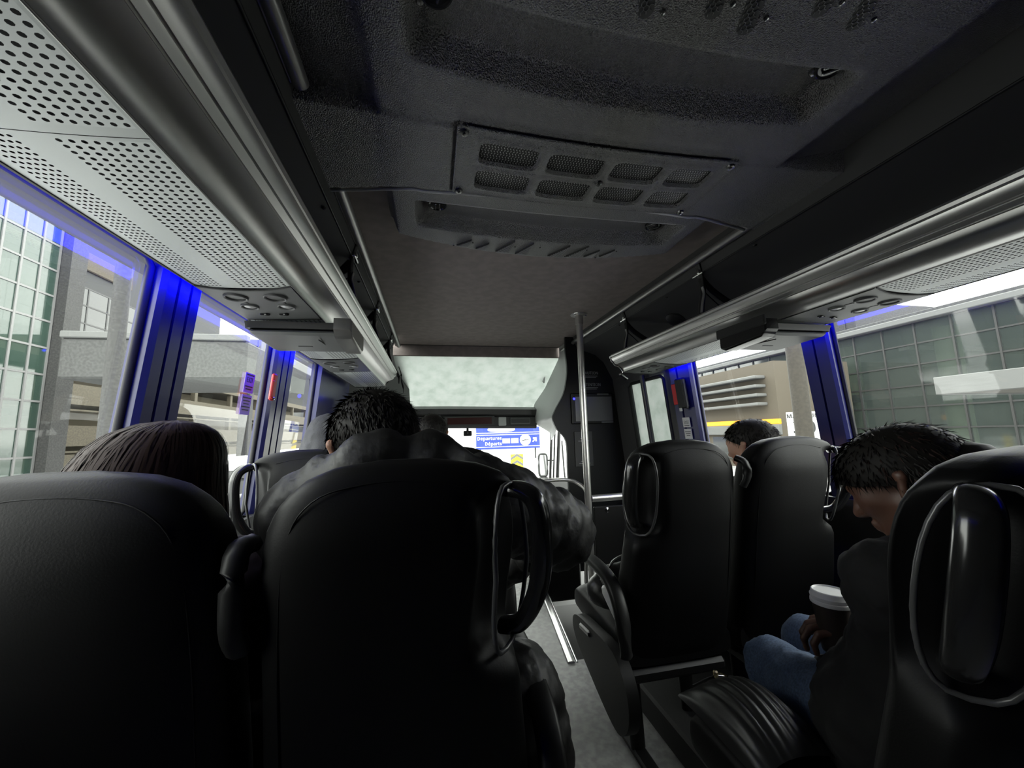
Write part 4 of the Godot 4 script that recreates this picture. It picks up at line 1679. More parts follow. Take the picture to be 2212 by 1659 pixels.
func make_head() -> void:                                # faces -z, origin in the middle of the skull
	var b := []
	var seg := func(a: Vector3, c: Vector3, ra: float, rb: float, k: float) -> void: b.append([a, c, ra, rb, k])
	seg.call(Vector3(0, 0.035, 0.028), Vector3(0, 0.03, -0.022), 0.080, 0.074, 0.03)      # skull
	seg.call(Vector3(0, -0.03, -0.035), Vector3(0, -0.075, -0.055), 0.060, 0.036, 0.03)   # face to chin
	seg.call(Vector3(-0.045, -0.045, -0.005), Vector3(-0.018, -0.088, -0.058), 0.024, 0.018, 0.02)
	seg.call(Vector3(0.045, -0.045, -0.005), Vector3(0.018, -0.088, -0.058), 0.024, 0.018, 0.02)
	seg.call(Vector3(0, 0.018, -0.090), Vector3(0, -0.022, -0.112), 0.008, 0.013, 0.012)  # nose
	seg.call(Vector3(-0.014, -0.027, -0.098), Vector3(0.014, -0.027, -0.098), 0.009, 0.009, 0.010)
	seg.call(Vector3(-0.040, 0.028, -0.078), Vector3(0.040, 0.028, -0.078), 0.012, 0.012, 0.02)  # brow
	seg.call(Vector3(-0.018, -0.052, -0.092), Vector3(0.018, -0.052, -0.092), 0.0075, 0.0075, 0.008)  # lips
	seg.call(Vector3(-0.015, -0.063, -0.089), Vector3(0.015, -0.063, -0.089), 0.008, 0.008, 0.006)
	seg.call(Vector3(-0.042, -0.008, -0.062), Vector3(-0.030, -0.02, -0.072), 0.020, 0.018, 0.02)
	seg.call(Vector3(0.042, -0.008, -0.062), Vector3(0.030, -0.02, -0.072), 0.020, 0.018, 0.02)
	for s in [-1.0, 1.0]:                                                                  # ears
		seg.call(Vector3(s * 0.078, 0.018, 0.012), Vector3(s * 0.088, 0.012, 0.026), 0.009, 0.010, 0.006)
		seg.call(Vector3(s * 0.088, 0.012, 0.026), Vector3(s * 0.079, -0.028, 0.006), 0.010, 0.007, 0.006)
	seg.call(Vector3(0, -0.05, 0.02), Vector3(0, -0.16, 0.045), 0.052, 0.056, 0.03)       # neck
	head_geo = flesh(b, 0.0055)


func make_hand() -> void:                                # right hand closed round a cup; wrist at the origin, fingers towards -z
	var b := []
	b.append([Vector3(0, 0, 0.03), Vector3(0, 0, -0.02), 0.026, 0.027, 0.01])
	b.append([Vector3(-0.022, 0, -0.03), Vector3(-0.028, 0.0, -0.085), 0.015, 0.013, 0.012])
	b.append([Vector3(0.0, 0, -0.03), Vector3(0.0, 0.003, -0.092), 0.016, 0.013, 0.012])
	b.append([Vector3(0.022, 0, -0.03), Vector3(0.028, 0.0, -0.085), 0.015, 0.012, 0.012])
	for q in [[-0.033, 0.082, 0.036, 0.9], [-0.011, 0.090, 0.041, 1.0], [0.011, 0.089, 0.039, 0.98], [0.032, 0.080, 0.031, 0.8]]:
		var p := Vector3(q[0], 0.0, -q[1])
		var dirs := [-0.45, -1.15, -1.85]
		for j in 3:
			var l: float = q[2] * [1.0, 0.72, 0.58][j]
			var e := p + Vector3(q[0] * 0.05, sin(dirs[j]) * l, -cos(dirs[j]) * l)
			b.append([p, e, 0.0092 - j * 0.0007, 0.0088 - j * 0.0009, 0.003])
			p = e
	var th := [Vector3(-0.022, -0.006, -0.02), Vector3(-0.050, -0.022, -0.042), Vector3(-0.060, -0.040, -0.070), Vector3(-0.052, -0.052, -0.094)]
	for j in 3:
		b.append([th[j], th[j + 1], [0.014, 0.0105, 0.0095][j], [0.0105, 0.0095, 0.008][j], 0.004])
	hand_geo = flesh(b, 0.0042)


func mirrored(g: Geo) -> Geo:
	var o := Geo.new()
	o.append(g, Transform3D(Basis(Vector3(-1, 0, 0), Vector3.UP, Vector3.BACK), Vector3.ZERO))
	for k in range(0, o.ix.size(), 3):
		var q := o.ix[k]
		o.ix[k] = o.ix[k + 1]
		o.ix[k + 1] = q
	return o


func arm_bones(sh: Vector3, el: Vector3, wr: Vector3, r: float, k := 0.02) -> Array:
	return [[sh, el, 0.046 * r, 0.040 * r, k], [el, wr, 0.038 * r, 0.028 * r, k]]


# d: hip, chest, neck, head (Transform3D), sho (half width), el / wr [left, right], knee / foot [left, right]
func sitter(label: String, d: Dictionary, skin: Material, coat: Material, legs: Material, coat_r := 1.0, quilt := 0.0) -> Node3D:
	var t := thing("person", label, "person", Vector3(d.hip.x, 0, d.hip.z))
	var off := -t.position
	var hd: Transform3D = d.head
	var across: Vector3 = d.get("across", Vector3.RIGHT)
	var sh := [d.chest - across * d.sho, d.chest + across * d.sho]
	# the body, all one surface
	var b := []
	b.append([d.hip + across * -0.06, d.hip + across * 0.06, 0.115, 0.115, 0.04])
	b.append([d.hip, d.chest - Vector3(0, 0.08, 0), 0.115, 0.120, 0.05])
	b.append([sh[0], sh[1], 0.062, 0.062, 0.05])
	b.append([d.chest, d.neck, 0.070, 0.054, 0.03])
	for s in 2:
		b.append_array(arm_bones(sh[s], d.el[s], d.wr[s], 1.0))
		var hj: Vector3 = d.hip + across * (0.085 * (1 if s else -1))
		b.append([hj, d.knee[s], 0.078, 0.055, 0.04])
		b.append([d.knee[s], d.foot[s] + Vector3(0, 0.06, 0), 0.052, 0.036, 0.02])
		b.append([d.foot[s] + Vector3(0, 0.05, 0.02), d.foot[s] + Vector3(0, 0.04, -0.15), 0.038, 0.032, 0.02])
	var g := flesh(b, 0.021)
	g.append(head_geo, hd)
	var hm := mirrored(hand_geo)
	for s in 2:
		var dir: Vector3 = (d.wr[s] - d.el[s]).normalized()
		var up: Vector3 = d.get("palm_up", Vector3.UP)
		up = (up - dir * up.dot(dir)).normalized()
		var bs := Basis(up.cross(-dir), up, -dir)
		g.append(hand_geo if s else hm, Transform3D(bs, d.wr[s]))
	var body := Geo.new()
	body.append(g, Transform3D(Basis(), off))
	obj("body", body, skin, t)
	for s in [-1, 1]:
		var e := Geo.new()
		var c := hd * Vector3(s * 0.031, 0.010, -0.077)
		e.lathe([Vector2(0, -0.012), Vector2(0.0085, -0.0085), Vector2(0.012, 0), Vector2(0.0085, 0.0085), Vector2(0, 0.012)], Transform3D(Basis(), off + c), 12, 180)
		obj("eye", e, M.eye_white, t)
	# the coat over it
	var c := []
	var q: float = coat_r
	c.append([d.hip + across * -0.07 + Vector3(0, 0.02, 0), d.hip + across * 0.07 + Vector3(0, 0.02, 0), 0.125 * q, 0.125 * q, 0.05])
	c.append([d.hip, d.chest - Vector3(0, 0.07, 0), 0.130 * q, 0.138 * q, 0.06])
	c.append([sh[0], sh[1], 0.078 * q, 0.078 * q, 0.06])
	c.append([d.chest, d.neck.lerp(d.chest, 0.35), 0.082 * q, 0.070 * q, 0.03])
	for s in 2:
		for e in arm_bones(sh[s], d.el[s], d.wr[s].lerp(d.el[s], 0.10), 1.38 * q, 0.04):
			c.append(e)
	for e in d.get("extra", []):
		c.append(e)
	var cg := flesh(c, 0.0125, quilt, 0.075)
	crumple(cg, 0.007, 9.0, 61)
	var cg2 := Geo.new()
	cg2.append(cg, Transform3D(Basis(), off))
	obj("coat", cg2, coat, t)
	# trousers and shoes
	c = []
	for s in 2:
		var hj: Vector3 = d.hip + across * (0.085 * (1 if s else -1))
		c.append([hj + Vector3(0, 0, 0.02), d.knee[s], 0.092, 0.070, 0.03])
		c.append([d.knee[s], d.foot[s] + Vector3(0, 0.10, 0.01), 0.068, 0.055, 0.03])
	cg = flesh(c, 0.016)
	crumple(cg, 0.005, 10.0, 62)
	cg2 = Geo.new()
	cg2.append(cg, Transform3D(Basis(), off))
	obj("trousers", cg2, legs, t)
	for s in 2:
		c = [[d.foot[s] + Vector3(0, 0.055, 0.03), d.foot[s] + Vector3(0, 0.045, -0.17), 0.048, 0.042, 0.02], [d.foot[s] + Vector3(0, 0.05, 0.02), d.foot[s] + Vector3(0, 0.12, 0.01), 0.046, 0.046, 0.02]]
		cg = flesh(c, 0.016)
		cg2 = Geo.new()
		cg2.append(cg, Transform3D(Basis(), off))
		obj("shoe", cg2, M.trousers_dark, t)
	return t


# short hair: a cap over the skull and many combed tufts
func short_hair(t: Node3D, hd: Transform3D, m: Material, m2: Material, low := -0.035, amount := 2600, length := 0.022, thick := 0.012, front := 0.95) -> void:
	var off := -t.position
	var xf := Transform3D(Basis(), off) * hd
	var surf := func(th: float, ph: float) -> Vector3:
		var dir := Vector3(sin(th) * sin(ph), cos(th), sin(th) * cos(ph))
		var c := Vector3(0, 0.033, 0.004)
		return c + dir * Vector3(0.080 + thick, 0.080 + thick, 0.103 + thick)
	var rows := []
	for i in 15:
		var row := PackedVector3Array()
		for j in 36:
			var ph := TAU * j / 36
			var back := 0.5 + 0.5 * cos(ph)              # 1 behind, 0 in front
			var most := lerpf(front, 2.28, pow(back, 0.62))
			row.append(xf * surf.call(maxf(0.02, most * i / 14.0), ph))
		rows.append(row)
	var g := Geo.new()
	g.grid(rows, true)
	var cap := obj("hair", g, m, t)
	var ga := Geo.new()
	var gb := Geo.new()
	for k in amount:
		var ph := rng.randf() * TAU
		var back := 0.5 + 0.5 * cos(ph)
		var th := lerpf(0.05, lerpf(front + 0.05, 2.30, pow(back, 0.62)), sqrt(rng.randf()))
		var p: Vector3 = surf.call(th, ph)
		var dth: Vector3 = (surf.call(th + 0.05, ph + rng.randf_range(-0.02, 0.02)) - p).normalized()
		var nn := (p - Vector3(0, 0.033, 0.004)).normalized()
		var tip := p + (dth * rng.randf_range(0.6, 1.0) + nn * rng.randf_range(0.05, 0.5)) * length * rng.randf_range(0.6, 1.3)
		var sd := dth.cross(nn) * 0.0016
		var gg := gb if rng.randf() < 0.28 else ga
		p -= nn * 0.002
		gg.tri(xf * (p - sd), xf * (p + sd), xf * tip)
		gg.tri(xf * (p - sd + nn * 0.002), xf * tip, xf * (p + sd))
	var o := obj("tufts", ga, m, cap)
	o.set_meta("kind", "stuff")
	o = obj("pale_tufts", gb, m2, cap)
	o.set_meta("kind", "stuff")


func build_people() -> void:
	make_head()
	make_hand()
	# man in a puffer jacket, head bent forward and to the left
	var hd := Transform3D(Basis(Vector3.UP, 0.25) * Basis(Vector3.RIGHT, -0.30) * Basis(Vector3.BACK, 0.10), Vector3(-0.120, 1.128, -0.890))
	var d := {"hip": Vector3(-0.05, 0.56, -0.93), "chest": Vector3(-0.055, 0.985, -0.835), "neck": Vector3(-0.10, 1.06, -0.845), "head": hd, "sho": 0.185,
		"el": [Vector3(-0.30, 0.78, -1.03), Vector3(0.325, 0.88, -1.02)], "wr": [Vector3(-0.16, 0.70, -1.22), Vector3(0.17, 0.70, -1.24)],
		"knee": [Vector3(-0.18, 0.55, -1.32), Vector3(0.12, 0.55, -1.30)], "foot": [Vector3(-0.17, 0.0, -1.36), Vector3(0.14, 0.0, -1.30)],
		"extra": [[Vector3(-0.22, 1.06, -0.80), Vector3(-0.12, 1.105, -0.775), 0.040, 0.050, 0.03], [Vector3(-0.12, 1.105, -0.775), Vector3(0.0, 1.105, -0.78), 0.052, 0.050, 0.03], [Vector3(0.0, 1.105, -0.78), Vector3(0.10, 1.06, -0.82), 0.048, 0.036, 0.03], [Vector3(-0.24, 1.02, -0.82), Vector3(0.13, 1.02, -0.82), 0.07, 0.07, 0.05],
			[Vector3(0.15, 1.00, -0.86), Vector3(0.32, 0.90, -1.0), 0.085, 0.095, 0.04], [Vector3(0.17, 0.62, -0.86), Vector3(0.235, 0.50, -0.84), 0.10, 0.05, 0.05]]}
	var t := sitter("person in dark puffer jacket with hood down and short greying hair", d, M.skin, M.puffer, M.trousers_dark, 1.08, 0.010)
	short_hair(t, hd, M.hair_black, M.hair_grizzled)
	# woman with long hair at the left window
	hd = Transform3D(Basis(Vector3.UP, 0.35) * Basis(Vector3.RIGHT, -0.28), Vector3(-0.505, 1.058, -0.875))
	d = {"hip": Vector3(-0.485, 0.54, -0.92), "chest": Vector3(-0.485, 0.90, -0.84), "neck": Vector3(-0.49, 0.99, -0.84), "head": hd, "sho": 0.145,
		"el": [Vector3(-0.62, 0.70, -0.98), Vector3(-0.30, 0.70, -0.98)], "wr": [Vector3(-0.52, 0.64, -1.18), Vector3(-0.44, 0.64, -1.2)],
		"knee": [Vector3(-0.57, 0.53, -1.30), Vector3(-0.41, 0.53, -1.30)], "foot": [Vector3(-0.57, 0.0, -1.30), Vector3(-0.41, 0.0, -1.30)]}
	t = sitter("person with long dark brown hair and plum coat beside the left window", d, M.skin, M.plum_coat, M.trousers_dark, 0.92)
	long_hair(t)
	# woman in black on the right, turned towards the aisle, cup in hand
	hd = Transform3D(Basis(Vector3.UP, 0.30) * Basis(Vector3.RIGHT, -0.48) * Basis(Vector3.BACK, -0.06), Vector3(0.995, 1.020, -0.655))
	d = {"hip": Vector3(0.95, 0.54, -0.665), "chest": Vector3(1.0, 0.85, -0.605), "neck": Vector3(0.985, 0.945, -0.62), "head": hd, "sho": 0.15,
		"el": [Vector3(0.90, 0.63, -0.69), Vector3(1.18, 0.64, -0.70)], "wr": [Vector3(0.95, 0.55, -0.84), Vector3(1.035, 0.655, -0.80)],
		"knee": [Vector3(0.955, 0.475, -1.02), Vector3(1.12, 0.50, -1.05)], "foot": [Vector3(0.96, 0.112, -1.06), Vector3(1.11, 0.112, -1.08)],
		"palm_up": Vector3(0.6, 0.6, 0.5),
		"extra": [[Vector3(0.93, 0.52, -0.70), Vector3(0.96, 0.49, -0.82), 0.135, 0.10, 0.05]]}
	t = sitter("person in black coat and blue jeans looking down, hair drawn back, holding a cup", d, M.skin_deep, M.coat_black, M.denim, 1.0)
	short_hair(t, hd, M.hair_black, M.hair_brown, -0.03, 1500, 0.022, 0.014, 1.30)
	var off := -t.position
	var g := Geo.new()
	g.lathe([Vector2(0, -0.05), Vector2(0.03, -0.042), Vector2(0.052, -0.02), Vector2(0.058, 0.0), Vector2(0.05, 0.022), Vector2(0.03, 0.04), Vector2(0, 0.046)], Transform3D(Basis(), off + hd * Vector3(0.012, 0.0, 0.10)), 18, 180)
	obj("hair_knot", g, M.hair_black, t)
	for s in [-1]:
		g = Geo.new()
		g.lathe([Vector2(0, -0.006), Vector2(0.0045, -0.004), Vector2(0.006, 0), Vector2(0.0045, 0.004), Vector2(0, 0.006)], Transform3D(Basis(), off + hd * Vector3(s * 0.086, -0.040, 0.006)), 12, 180)
		obj("earring", g, M.chrome, t)
	# passenger by the right window, one row ahead
	hd = Transform3D(Basis(Vector3.UP, 0.2) * Basis(Vector3.RIGHT, -0.15), Vector3(1.40, 1.065, -1.49))
	d = {"hip": Vector3(1.33, 0.53, -1.52), "chest": Vector3(1.37, 0.87, -1.45), "neck": Vector3(1.39, 0.97, -1.45), "head": hd, "sho": 0.15,
		"el": [Vector3(1.20, 0.68, -1.58), Vector3(1.52, 0.68, -1.58)], "wr": [Vector3(1.27, 0.62, -1.76), Vector3(1.46, 0.62, -1.76)],
		"knee": [Vector3(1.25, 0.50, -1.88), Vector3(1.42, 0.50, -1.88)], "foot": [Vector3(1.25, 0.112, -1.76), Vector3(1.42, 0.112, -1.76)]}
	t = sitter("person with short black hair behind the seat by the right window", d, M.skin, M.coat_black, M.trousers_dark, 0.95)
	short_hair(t, hd, M.hair_black, M.hair_black, -0.03, 1200, 0.02, 0.010)
	# passenger in a grey hood, two rows ahead on the left
	hd = Transform3D(Basis(Vector3.UP, 0.1) * Basis(Vector3.RIGHT, -0.2), Vector3(-0.425, 1.13, -1.80))
	d = {"hip": Vector3(-0.42, 0.56, -1.80), "chest": Vector3(-0.42, 0.93, -1.74), "neck": Vector3(-0.42, 1.03, -1.74), "head": hd, "sho": 0.16,
		"el": [Vector3(-0.60, 0.72, -1.86), Vector3(-0.24, 0.72, -1.86)], "wr": [Vector3(-0.50, 0.66, -2.05), Vector3(-0.34, 0.66, -2.05)],
		"knee": [Vector3(-0.50, 0.53, -2.2), Vector3(-0.34, 0.53, -2.2)], "foot": [Vector3(-0.50, 0.0, -2.2), Vector3(-0.34, 0.0, -2.2)],
		"extra": [[Vector3(-0.425, 1.155, -1.775), Vector3(-0.425, 1.12, -1.775), 0.105, 0.105, 0.03], [Vector3(-0.425, 1.10, -1.74), Vector3(-0.425, 1.0, -1.71), 0.09, 0.08, 0.04], [Vector3(-0.50, 1.07, -1.74), Vector3(-0.36, 1.08, -1.70), 0.05, 0.05, 0.03]]}
	sitter("person with a grey hood up in front of the long-haired woman", d, M.skin, M.hood_grey, M.trousers_dark, 0.95, 0.004)
	# a passenger further ahead on the left
	hd = Transform3D(Basis(Vector3.UP, -0.1) * Basis(Vector3.RIGHT, -0.1), Vector3(0.0, 1.158, -2.38))
	d = {"hip": Vector3(0.0, 0.56, -2.42), "chest": Vector3(0.0, 0.95, -2.36), "neck": Vector3(0.0, 1.05, -2.36), "head": hd, "sho": 0.16,
		"el": [Vector3(-0.2, 0.74, -2.48), Vector3(0.2, 0.74, -2.48)], "wr": [Vector3(-0.1, 0.68, -2.68), Vector3(0.1, 0.68, -2.68)],
		"knee": [Vector3(-0.1, 0.53, -2.82), Vector3(0.1, 0.53, -2.82)], "foot": [Vector3(-0.1, 0.0, -2.82), Vector3(0.1, 0.0, -2.82)]}
	t = sitter("person two rows ahead of the man in the puffer jacket, only dark hair showing", d, M.skin, M.coat_black, M.trousers_dark)
	short_hair(t, hd, M.hair_black, M.hair_black, -0.03, 900, 0.02, 0.012)


func long_hair(t: Node3D) -> void:
	var off := -t.position
	# sections down the fall of hair: height, middle x, half width, middle z, half depth
	var tab := [[1.192, -0.478, 0.012, -0.845, 0.012], [1.185, -0.482, 0.045, -0.845, 0.048], [1.168, -0.490, 0.074, -0.846, 0.078], [1.14, -0.500, 0.094, -0.848, 0.097], [1.10, -0.510, 0.107, -0.848, 0.107], [1.05, -0.512, 0.112, -0.845, 0.106], [1.0, -0.505, 0.116, -0.838, 0.098], [0.95, -0.492, 0.122, -0.828, 0.088], [0.88, -0.480, 0.120, -0.815, 0.070], [0.80, -0.478, 0.105, -0.80, 0.045], [0.74, -0.478, 0.08, -0.79, 0.02]]
	var at := func(f: float, an: float, grow: float) -> Vector3:
		var u := f * (tab.size() - 1)
		var i := mini(int(u), tab.size() - 2)
		var w := u - i
		var p := []
		for c in 5:
			p.append(lerpf(tab[i][c], tab[i + 1][c], w))
		return Vector3(p[1] + cos(an) * (p[2] + grow), p[0], p[3] + sin(an) * (p[4] + grow)) + off
	var g := Geo.new()
	var rows := []
	for i in 41:
		var row := PackedVector3Array()
		for j in 64:
			var an := TAU * j / 64
			row.append(at.call(i / 40.0, an, 0.003 * sin(an * 17.0 + i * 0.3) + 0.002 * sin(an * 29.0 - i * 0.2)))
		rows.append(row)
	g.grid(rows, true)
	var cap := obj("hair", g, M.hair_brown, t)
	var gs := [Geo.new(), Geo.new()]
	for k in 1500:
		var an := rng.randf() * TAU
		var light := 1 if rng.randf() < 0.24 else 0
		var f0 := rng.randf() * 0.35 if light == 0 else rng.randf_range(0.25, 0.5)
		var f1 := minf(1.0, f0 + rng.randf_range(0.35, 0.75))
		var sway := rng.randf_range(-0.25, 0.25)
		var lift := rng.randf_range(0.002, 0.007)
		var w := rng.randf_range(0.0010, 0.0026)
		var row_a := PackedVector3Array()
		var row_b := PackedVector3Array()
		for j in 10:
			var f := lerpf(f0, f1, j / 9.0)
			var a := an + sway * j / 9.0
			var e := lift * (0.4 + sin(PI * j / 9.0)) + (0.008 * pow(j / 9.0, 2) if k % 9 == 0 else 0.0)
			var ww := w * (1.0 - 0.8 * pow(j / 9.0, 3))
			row_a.append(at.call(f, a - ww / 0.1, e))
			row_b.append(at.call(f, a + ww / 0.1, e))
		gs[light].grid([row_a, row_b])
	var o := obj("strands", gs[0], M.hair_brown, cap)
	o.set_meta("kind", "stuff")
	o = obj("light_strands", gs[1], M.hair_light, cap)
	o.set_meta("kind", "stuff")


# ---------------------------------------------------------------- fittings, cards, bags
func text(s: String, height: float, m: Material, xf: Transform3D, parent: Node, called := "lettering", bold := false) -> MeshInstance3D:
	var f := SystemFont.new()
	f.font_names = PackedStringArray(["Droid Sans"])
	f.font_weight = 700 if bold else 400
	var t := TextMesh.new()
	t.text = s
	t.font = f
	t.font_size = 48
	t.depth = 0.02 * height
	t.pixel_size = height / 35.0
	t.curve_step = 2.0
	var o := MeshInstance3D.new()
	o.name = called
	o.mesh = t
	o.material_override = m
	parent.add_child(o, true)
	o.transform = xf
	return o


func rail_thing(called: String, label: String, pts: PackedVector3Array, r: float, m: Material, group := "") -> Node3D:
	var g := Geo.new()
	g.tube(pts, r, r, 14)
	return tag(obj(called, g, m), label, "handrail", group)


func lines(parent: Node, at: Vector3, w: float, count: int, pitch: float, m: Material) -> void:
	for k in count:
		var g := Geo.new()
		g.box(at + Vector3(0, -k * pitch, 0.001), Vector3(w * (1.0 - 0.18 * (k % 3)), 0.004, 0.001))
		obj("text_line", g, m, parent)


func build_details() -> void:
	var g: Geo
	# stanchion from the step to the ceiling
	var px := 1.046
	var pz := -2.56
	var t := thing("stanchion_pole", "upright steel pole from step well to the brown ceiling", "pole", Vector3(px, -0.27, pz))
	g = Geo.new()
	g.tube(PackedVector3Array([Vector3(0, 0, 0), Vector3(0, 1.0, 0), Vector3(0, EYE + 0.85 + 0.27 - 0.002, 0)]), 0.023, 0.023, 18)
	obj("tube", g, M.steel_pole, t)
	g = Geo.new()
	var top := EYE + 0.85 + 0.27
	g.lathe([Vector2(0.024, -0.075), Vector2(0.0285, -0.075), Vector2(0.0285, -0.012), Vector2(0.036, -0.010), Vector2(0.060, -0.006), Vector2(0.062, -0.001)], Transform3D(Basis(), Vector3(0, top, 0)), 24)
	obj("flange", g, M.steel_pole, t)
	for a in [0.4, 2.5, 4.6]:
		g = Geo.new()
		g.lathe([Vector2(0, -0.008), Vector2(0.006, -0.006), Vector2(0.007, 0)], Transform3D(Basis(), Vector3(cos(a) * 0.05, top - 0.006, sin(a) * 0.05)), 10)
		obj("screw", g, M.chrome, t)
	# rails and the panel beside it
	rail_thing("grab_rail", "thick level steel grab rail from the pole to the door side", PackedVector3Array([R(px + 0.024, -0.455, pz), R(1.30, -0.452, pz), R(1.63, -0.45, pz)]), 0.024, M.steel_pole, "")
	rail_thing("grab_rail", "thin curved steel grab rail in front of the windscreen", spline(PackedVector3Array([R(0.70, -0.52, -2.9), R(0.76, -0.40, -2.9), R(0.83, -0.366, -2.9), R(1.0, -0.362, -2.9), R(1.09, -0.385, -2.88), R(1.14, -0.45, -2.82), R(1.14, -0.62, -2.8), R(1.10, -1.0, -2.8), R(1.10, -1.41, -2.8)]), 5), 0.014, M.steel_pole, "")
	t = thing("modesty_panel", "black modesty panel under the level grab rail", "panel", R(1.345, -1.42, pz))
	g = Geo.new()
	g.box(Vector3(0.0, 0.46, 0), Vector3(0.53, 0.90, 0.02), 0.006)
	obj("board", g, M.plastic_black, t)
	g = Geo.new()
	g.lathe([Vector2(0, 0.010), Vector2(0.008, 0.008), Vector2(0.018, 0.004), Vector2(0.020, 0.0)], Transform3D(Basis(Vector3.RIGHT, PI / 2), Vector3(-0.17, 0.885, 0.010)), 14)
	obj("bolt", g, M.chrome_dark, t)
	g = Geo.new()
	g.box(Vector3(0.93, 0.06, -3.05), Vector3(0.34, 0.30, 0.30), 0.012)
	tag(obj("cab_step_box", g, M.plastic_black), "low black box beyond the aluminium floor edge", "box")

	# bulkhead: monitor, notices, card
	t = thing("bulkhead_monitor", "grey flat monitor on the black bulkhead beside the pole", "monitor", R(1.385, 0.205, -3.19), "flat monitors at the front")
	g = Geo.new()
	g.box(Vector3.ZERO, Vector3(0.39, 0.27, 0.03), 0.008)
	obj("case", g, M.plastic_black, t)
	g = Geo.new()
	g.box(Vector3(0.01, -0.005, 0.016), Vector3(0.345, 0.215, 0.004), 0.001)
	obj("screen", g, M.screen_grey, t)
	for q in [[0.10, 0.124], [0.13, -0.124]]:
		g = Geo.new()
		g.box(Vector3(q[0], q[1], 0.014), Vector3(0.11, 0.016, 0.006), 0.002)
		obj("label_strip", g, M.service_grey, t)
	g = Geo.new()
	g.lathe([Vector2(0, 0.004), Vector2(0.008, 0.003), Vector2(0.010, 0)], Transform3D(Basis(Vector3.RIGHT, PI / 2), Vector3(-0.172, 0.085, 0.016)), 12)
	obj("status_light", g, M.led_dot, t)
	t = thing("bulkhead_monitor", "flat monitor lit violet beside the left front post", "monitor", R(-0.52, 0.185, -3.02), "flat monitors at the front", 0.35)
	g = Geo.new()
	g.box(Vector3.ZERO, Vector3(0.24, 0.20, 0.03), 0.008)
	obj("case", g, M.plastic_black, t)
	g = Geo.new()
	g.box(Vector3(0, -0.01, 0.016), Vector3(0.20, 0.14, 0.004), 0.001)
	obj("screen", g, M.screen_grey, t)
	g = Geo.new()
	g.lathe([Vector2(0, 0.004), Vector2(0.012, 0.003), Vector2(0.014, 0)], Transform3D(Basis(Vector3.RIGHT, PI / 2), Vector3(0.03, 0.085, 0.016)), 12)
	obj("status_light", g, M.led_dot, t)

	for q in [["CAUTION", 0.523, "grey caution notice printed on the bulkhead above the monitor"], ["ATTENTION", 0.418, "grey attention notice printed under the caution notice"]]:
		t = thing("notice", q[2], "notice", R(1.388, q[1], -3.197), "notices on the bulkhead")
		text(q[0], 0.026, M.print_grey, Transform3D(Basis(), Vector3(0, 0, 0.001)), t)
		lines(t, Vector3(0, -0.028, 0), 0.13, 2, 0.012, M.print_grey)
	t = thing("info_card", "dark grey printed card on the bulkhead behind the pole", "card", R(1.29, -0.145, -3.192))
	g = Geo.new()
	g.box(Vector3.ZERO, Vector3(0.165, 0.30, 0.006), 0.003)
	obj("card", g, M.card_grey, t)
	for q in [[0.105, 0.04], [0.09, 0.06], [0.068, 0.10], [-0.105, 0.07], [-0.123, 0.10]]:
		g = Geo.new()
		g.box(Vector3(0, q[0], 0.0035), Vector3(q[1], 0.007, 0.001))
		obj("text_line", g, M.print_grey, t)

	# on the header: a dark red display and a vent
	t = thing("front_display", "dark red unlit display in the header over the windscreen", "display", R(0.415, 0.158, -4.374))
	g = Geo.new()
	g.box(Vector3.ZERO, Vector3(0.57, 0.110, 0.02), 0.008)
	obj("frame", g, M.service_dark, t)
	g = Geo.new()
	g.box(Vector3(0, 0, 0.010), Vector3(0.50, 0.075, 0.006), 0.002)
	obj("red_lens", g, M.red_lens, t)
	t = thing("header_vent", "small rectangular vent in the header over the windscreen", "vent", R(1.0, 0.148, -4.374))
	g = Geo.new()
	g.box(Vector3.ZERO, Vector3(0.24, 0.075, 0.02), 0.010)
	obj("frame", g, M.service_grey, t)
	g = Geo.new()
	g.box(Vector3(0, 0, 0.009), Vector3(0.21, 0.05, 0.006), 0.002)
	obj("opening", g, M.cavity, t)
	g = Geo.new()
	g.box(Vector3(0, -0.008, 0.013), Vector3(0.205, 0.006, 0.004), 0.002)
	obj("slat", g, M.service_dark, t)
	t = thing("dash_camera", "small black camera box hung at the windscreen", "camera", R(0.41, 0.02, -4.62))
	g = Geo.new()
	g.box(Vector3.ZERO, Vector3(0.10, 0.065, 0.03), 0.008)
	g.box(Vector3(0, 0.05, -0.01), Vector3(0.03, 0.05, 0.012), 0.004)
	obj("case", g, M.plastic_black, t)
	g = Geo.new()
	g.lathe([Vector2(0, 0.003), Vector2(0.007, 0.002), Vector2(0.008, 0)], Transform3D(Basis(Vector3.RIGHT, PI / 2), Vector3(0, 0.005, 0.015)), 12)
	obj("lens", g, M.screen_grey, t)
	t = thing("side_mirror", "rounded outside mirror frame by the right windscreen edge", "mirror", R(1.44, -0.42, -5.02))
	g = Geo.new()
	var loop := PackedVector3Array()
	for k in 24:
		var a := TAU * k / 24
		loop.append(Vector3(0.058 * signf(cos(a)) * pow(absf(cos(a)), 0.4), 0.145 * signf(sin(a)) * pow(absf(sin(a)), 0.4), 0))
	g.tube(loop, 0.014, 0.014, 8, true)
	obj("frame", g, M.cab_trim, t)
	g = Geo.new()
	g.box(Vector3.ZERO, Vector3(0.105, 0.27, 0.01), 0.004)
	obj("glass", g, M.chrome, t)
	g = Geo.new()
	g.tube(PackedVector3Array([Vector3(0.06, 0.06, 0), Vector3(0.12, 0.06, 0.06)]), 0.012, 0.012, 8)
	obj("arm", g, M.cab_trim, t)

	# window exits: stickers and red handles
	var leftb := Basis(Vector3.UP, PI / 2) * Basis(Vector3.RIGHT, 0.095)
	t = thing("exit_sticker", "white exit sticker with blue light put into its colour, on the left window by the red handle", "sticker")
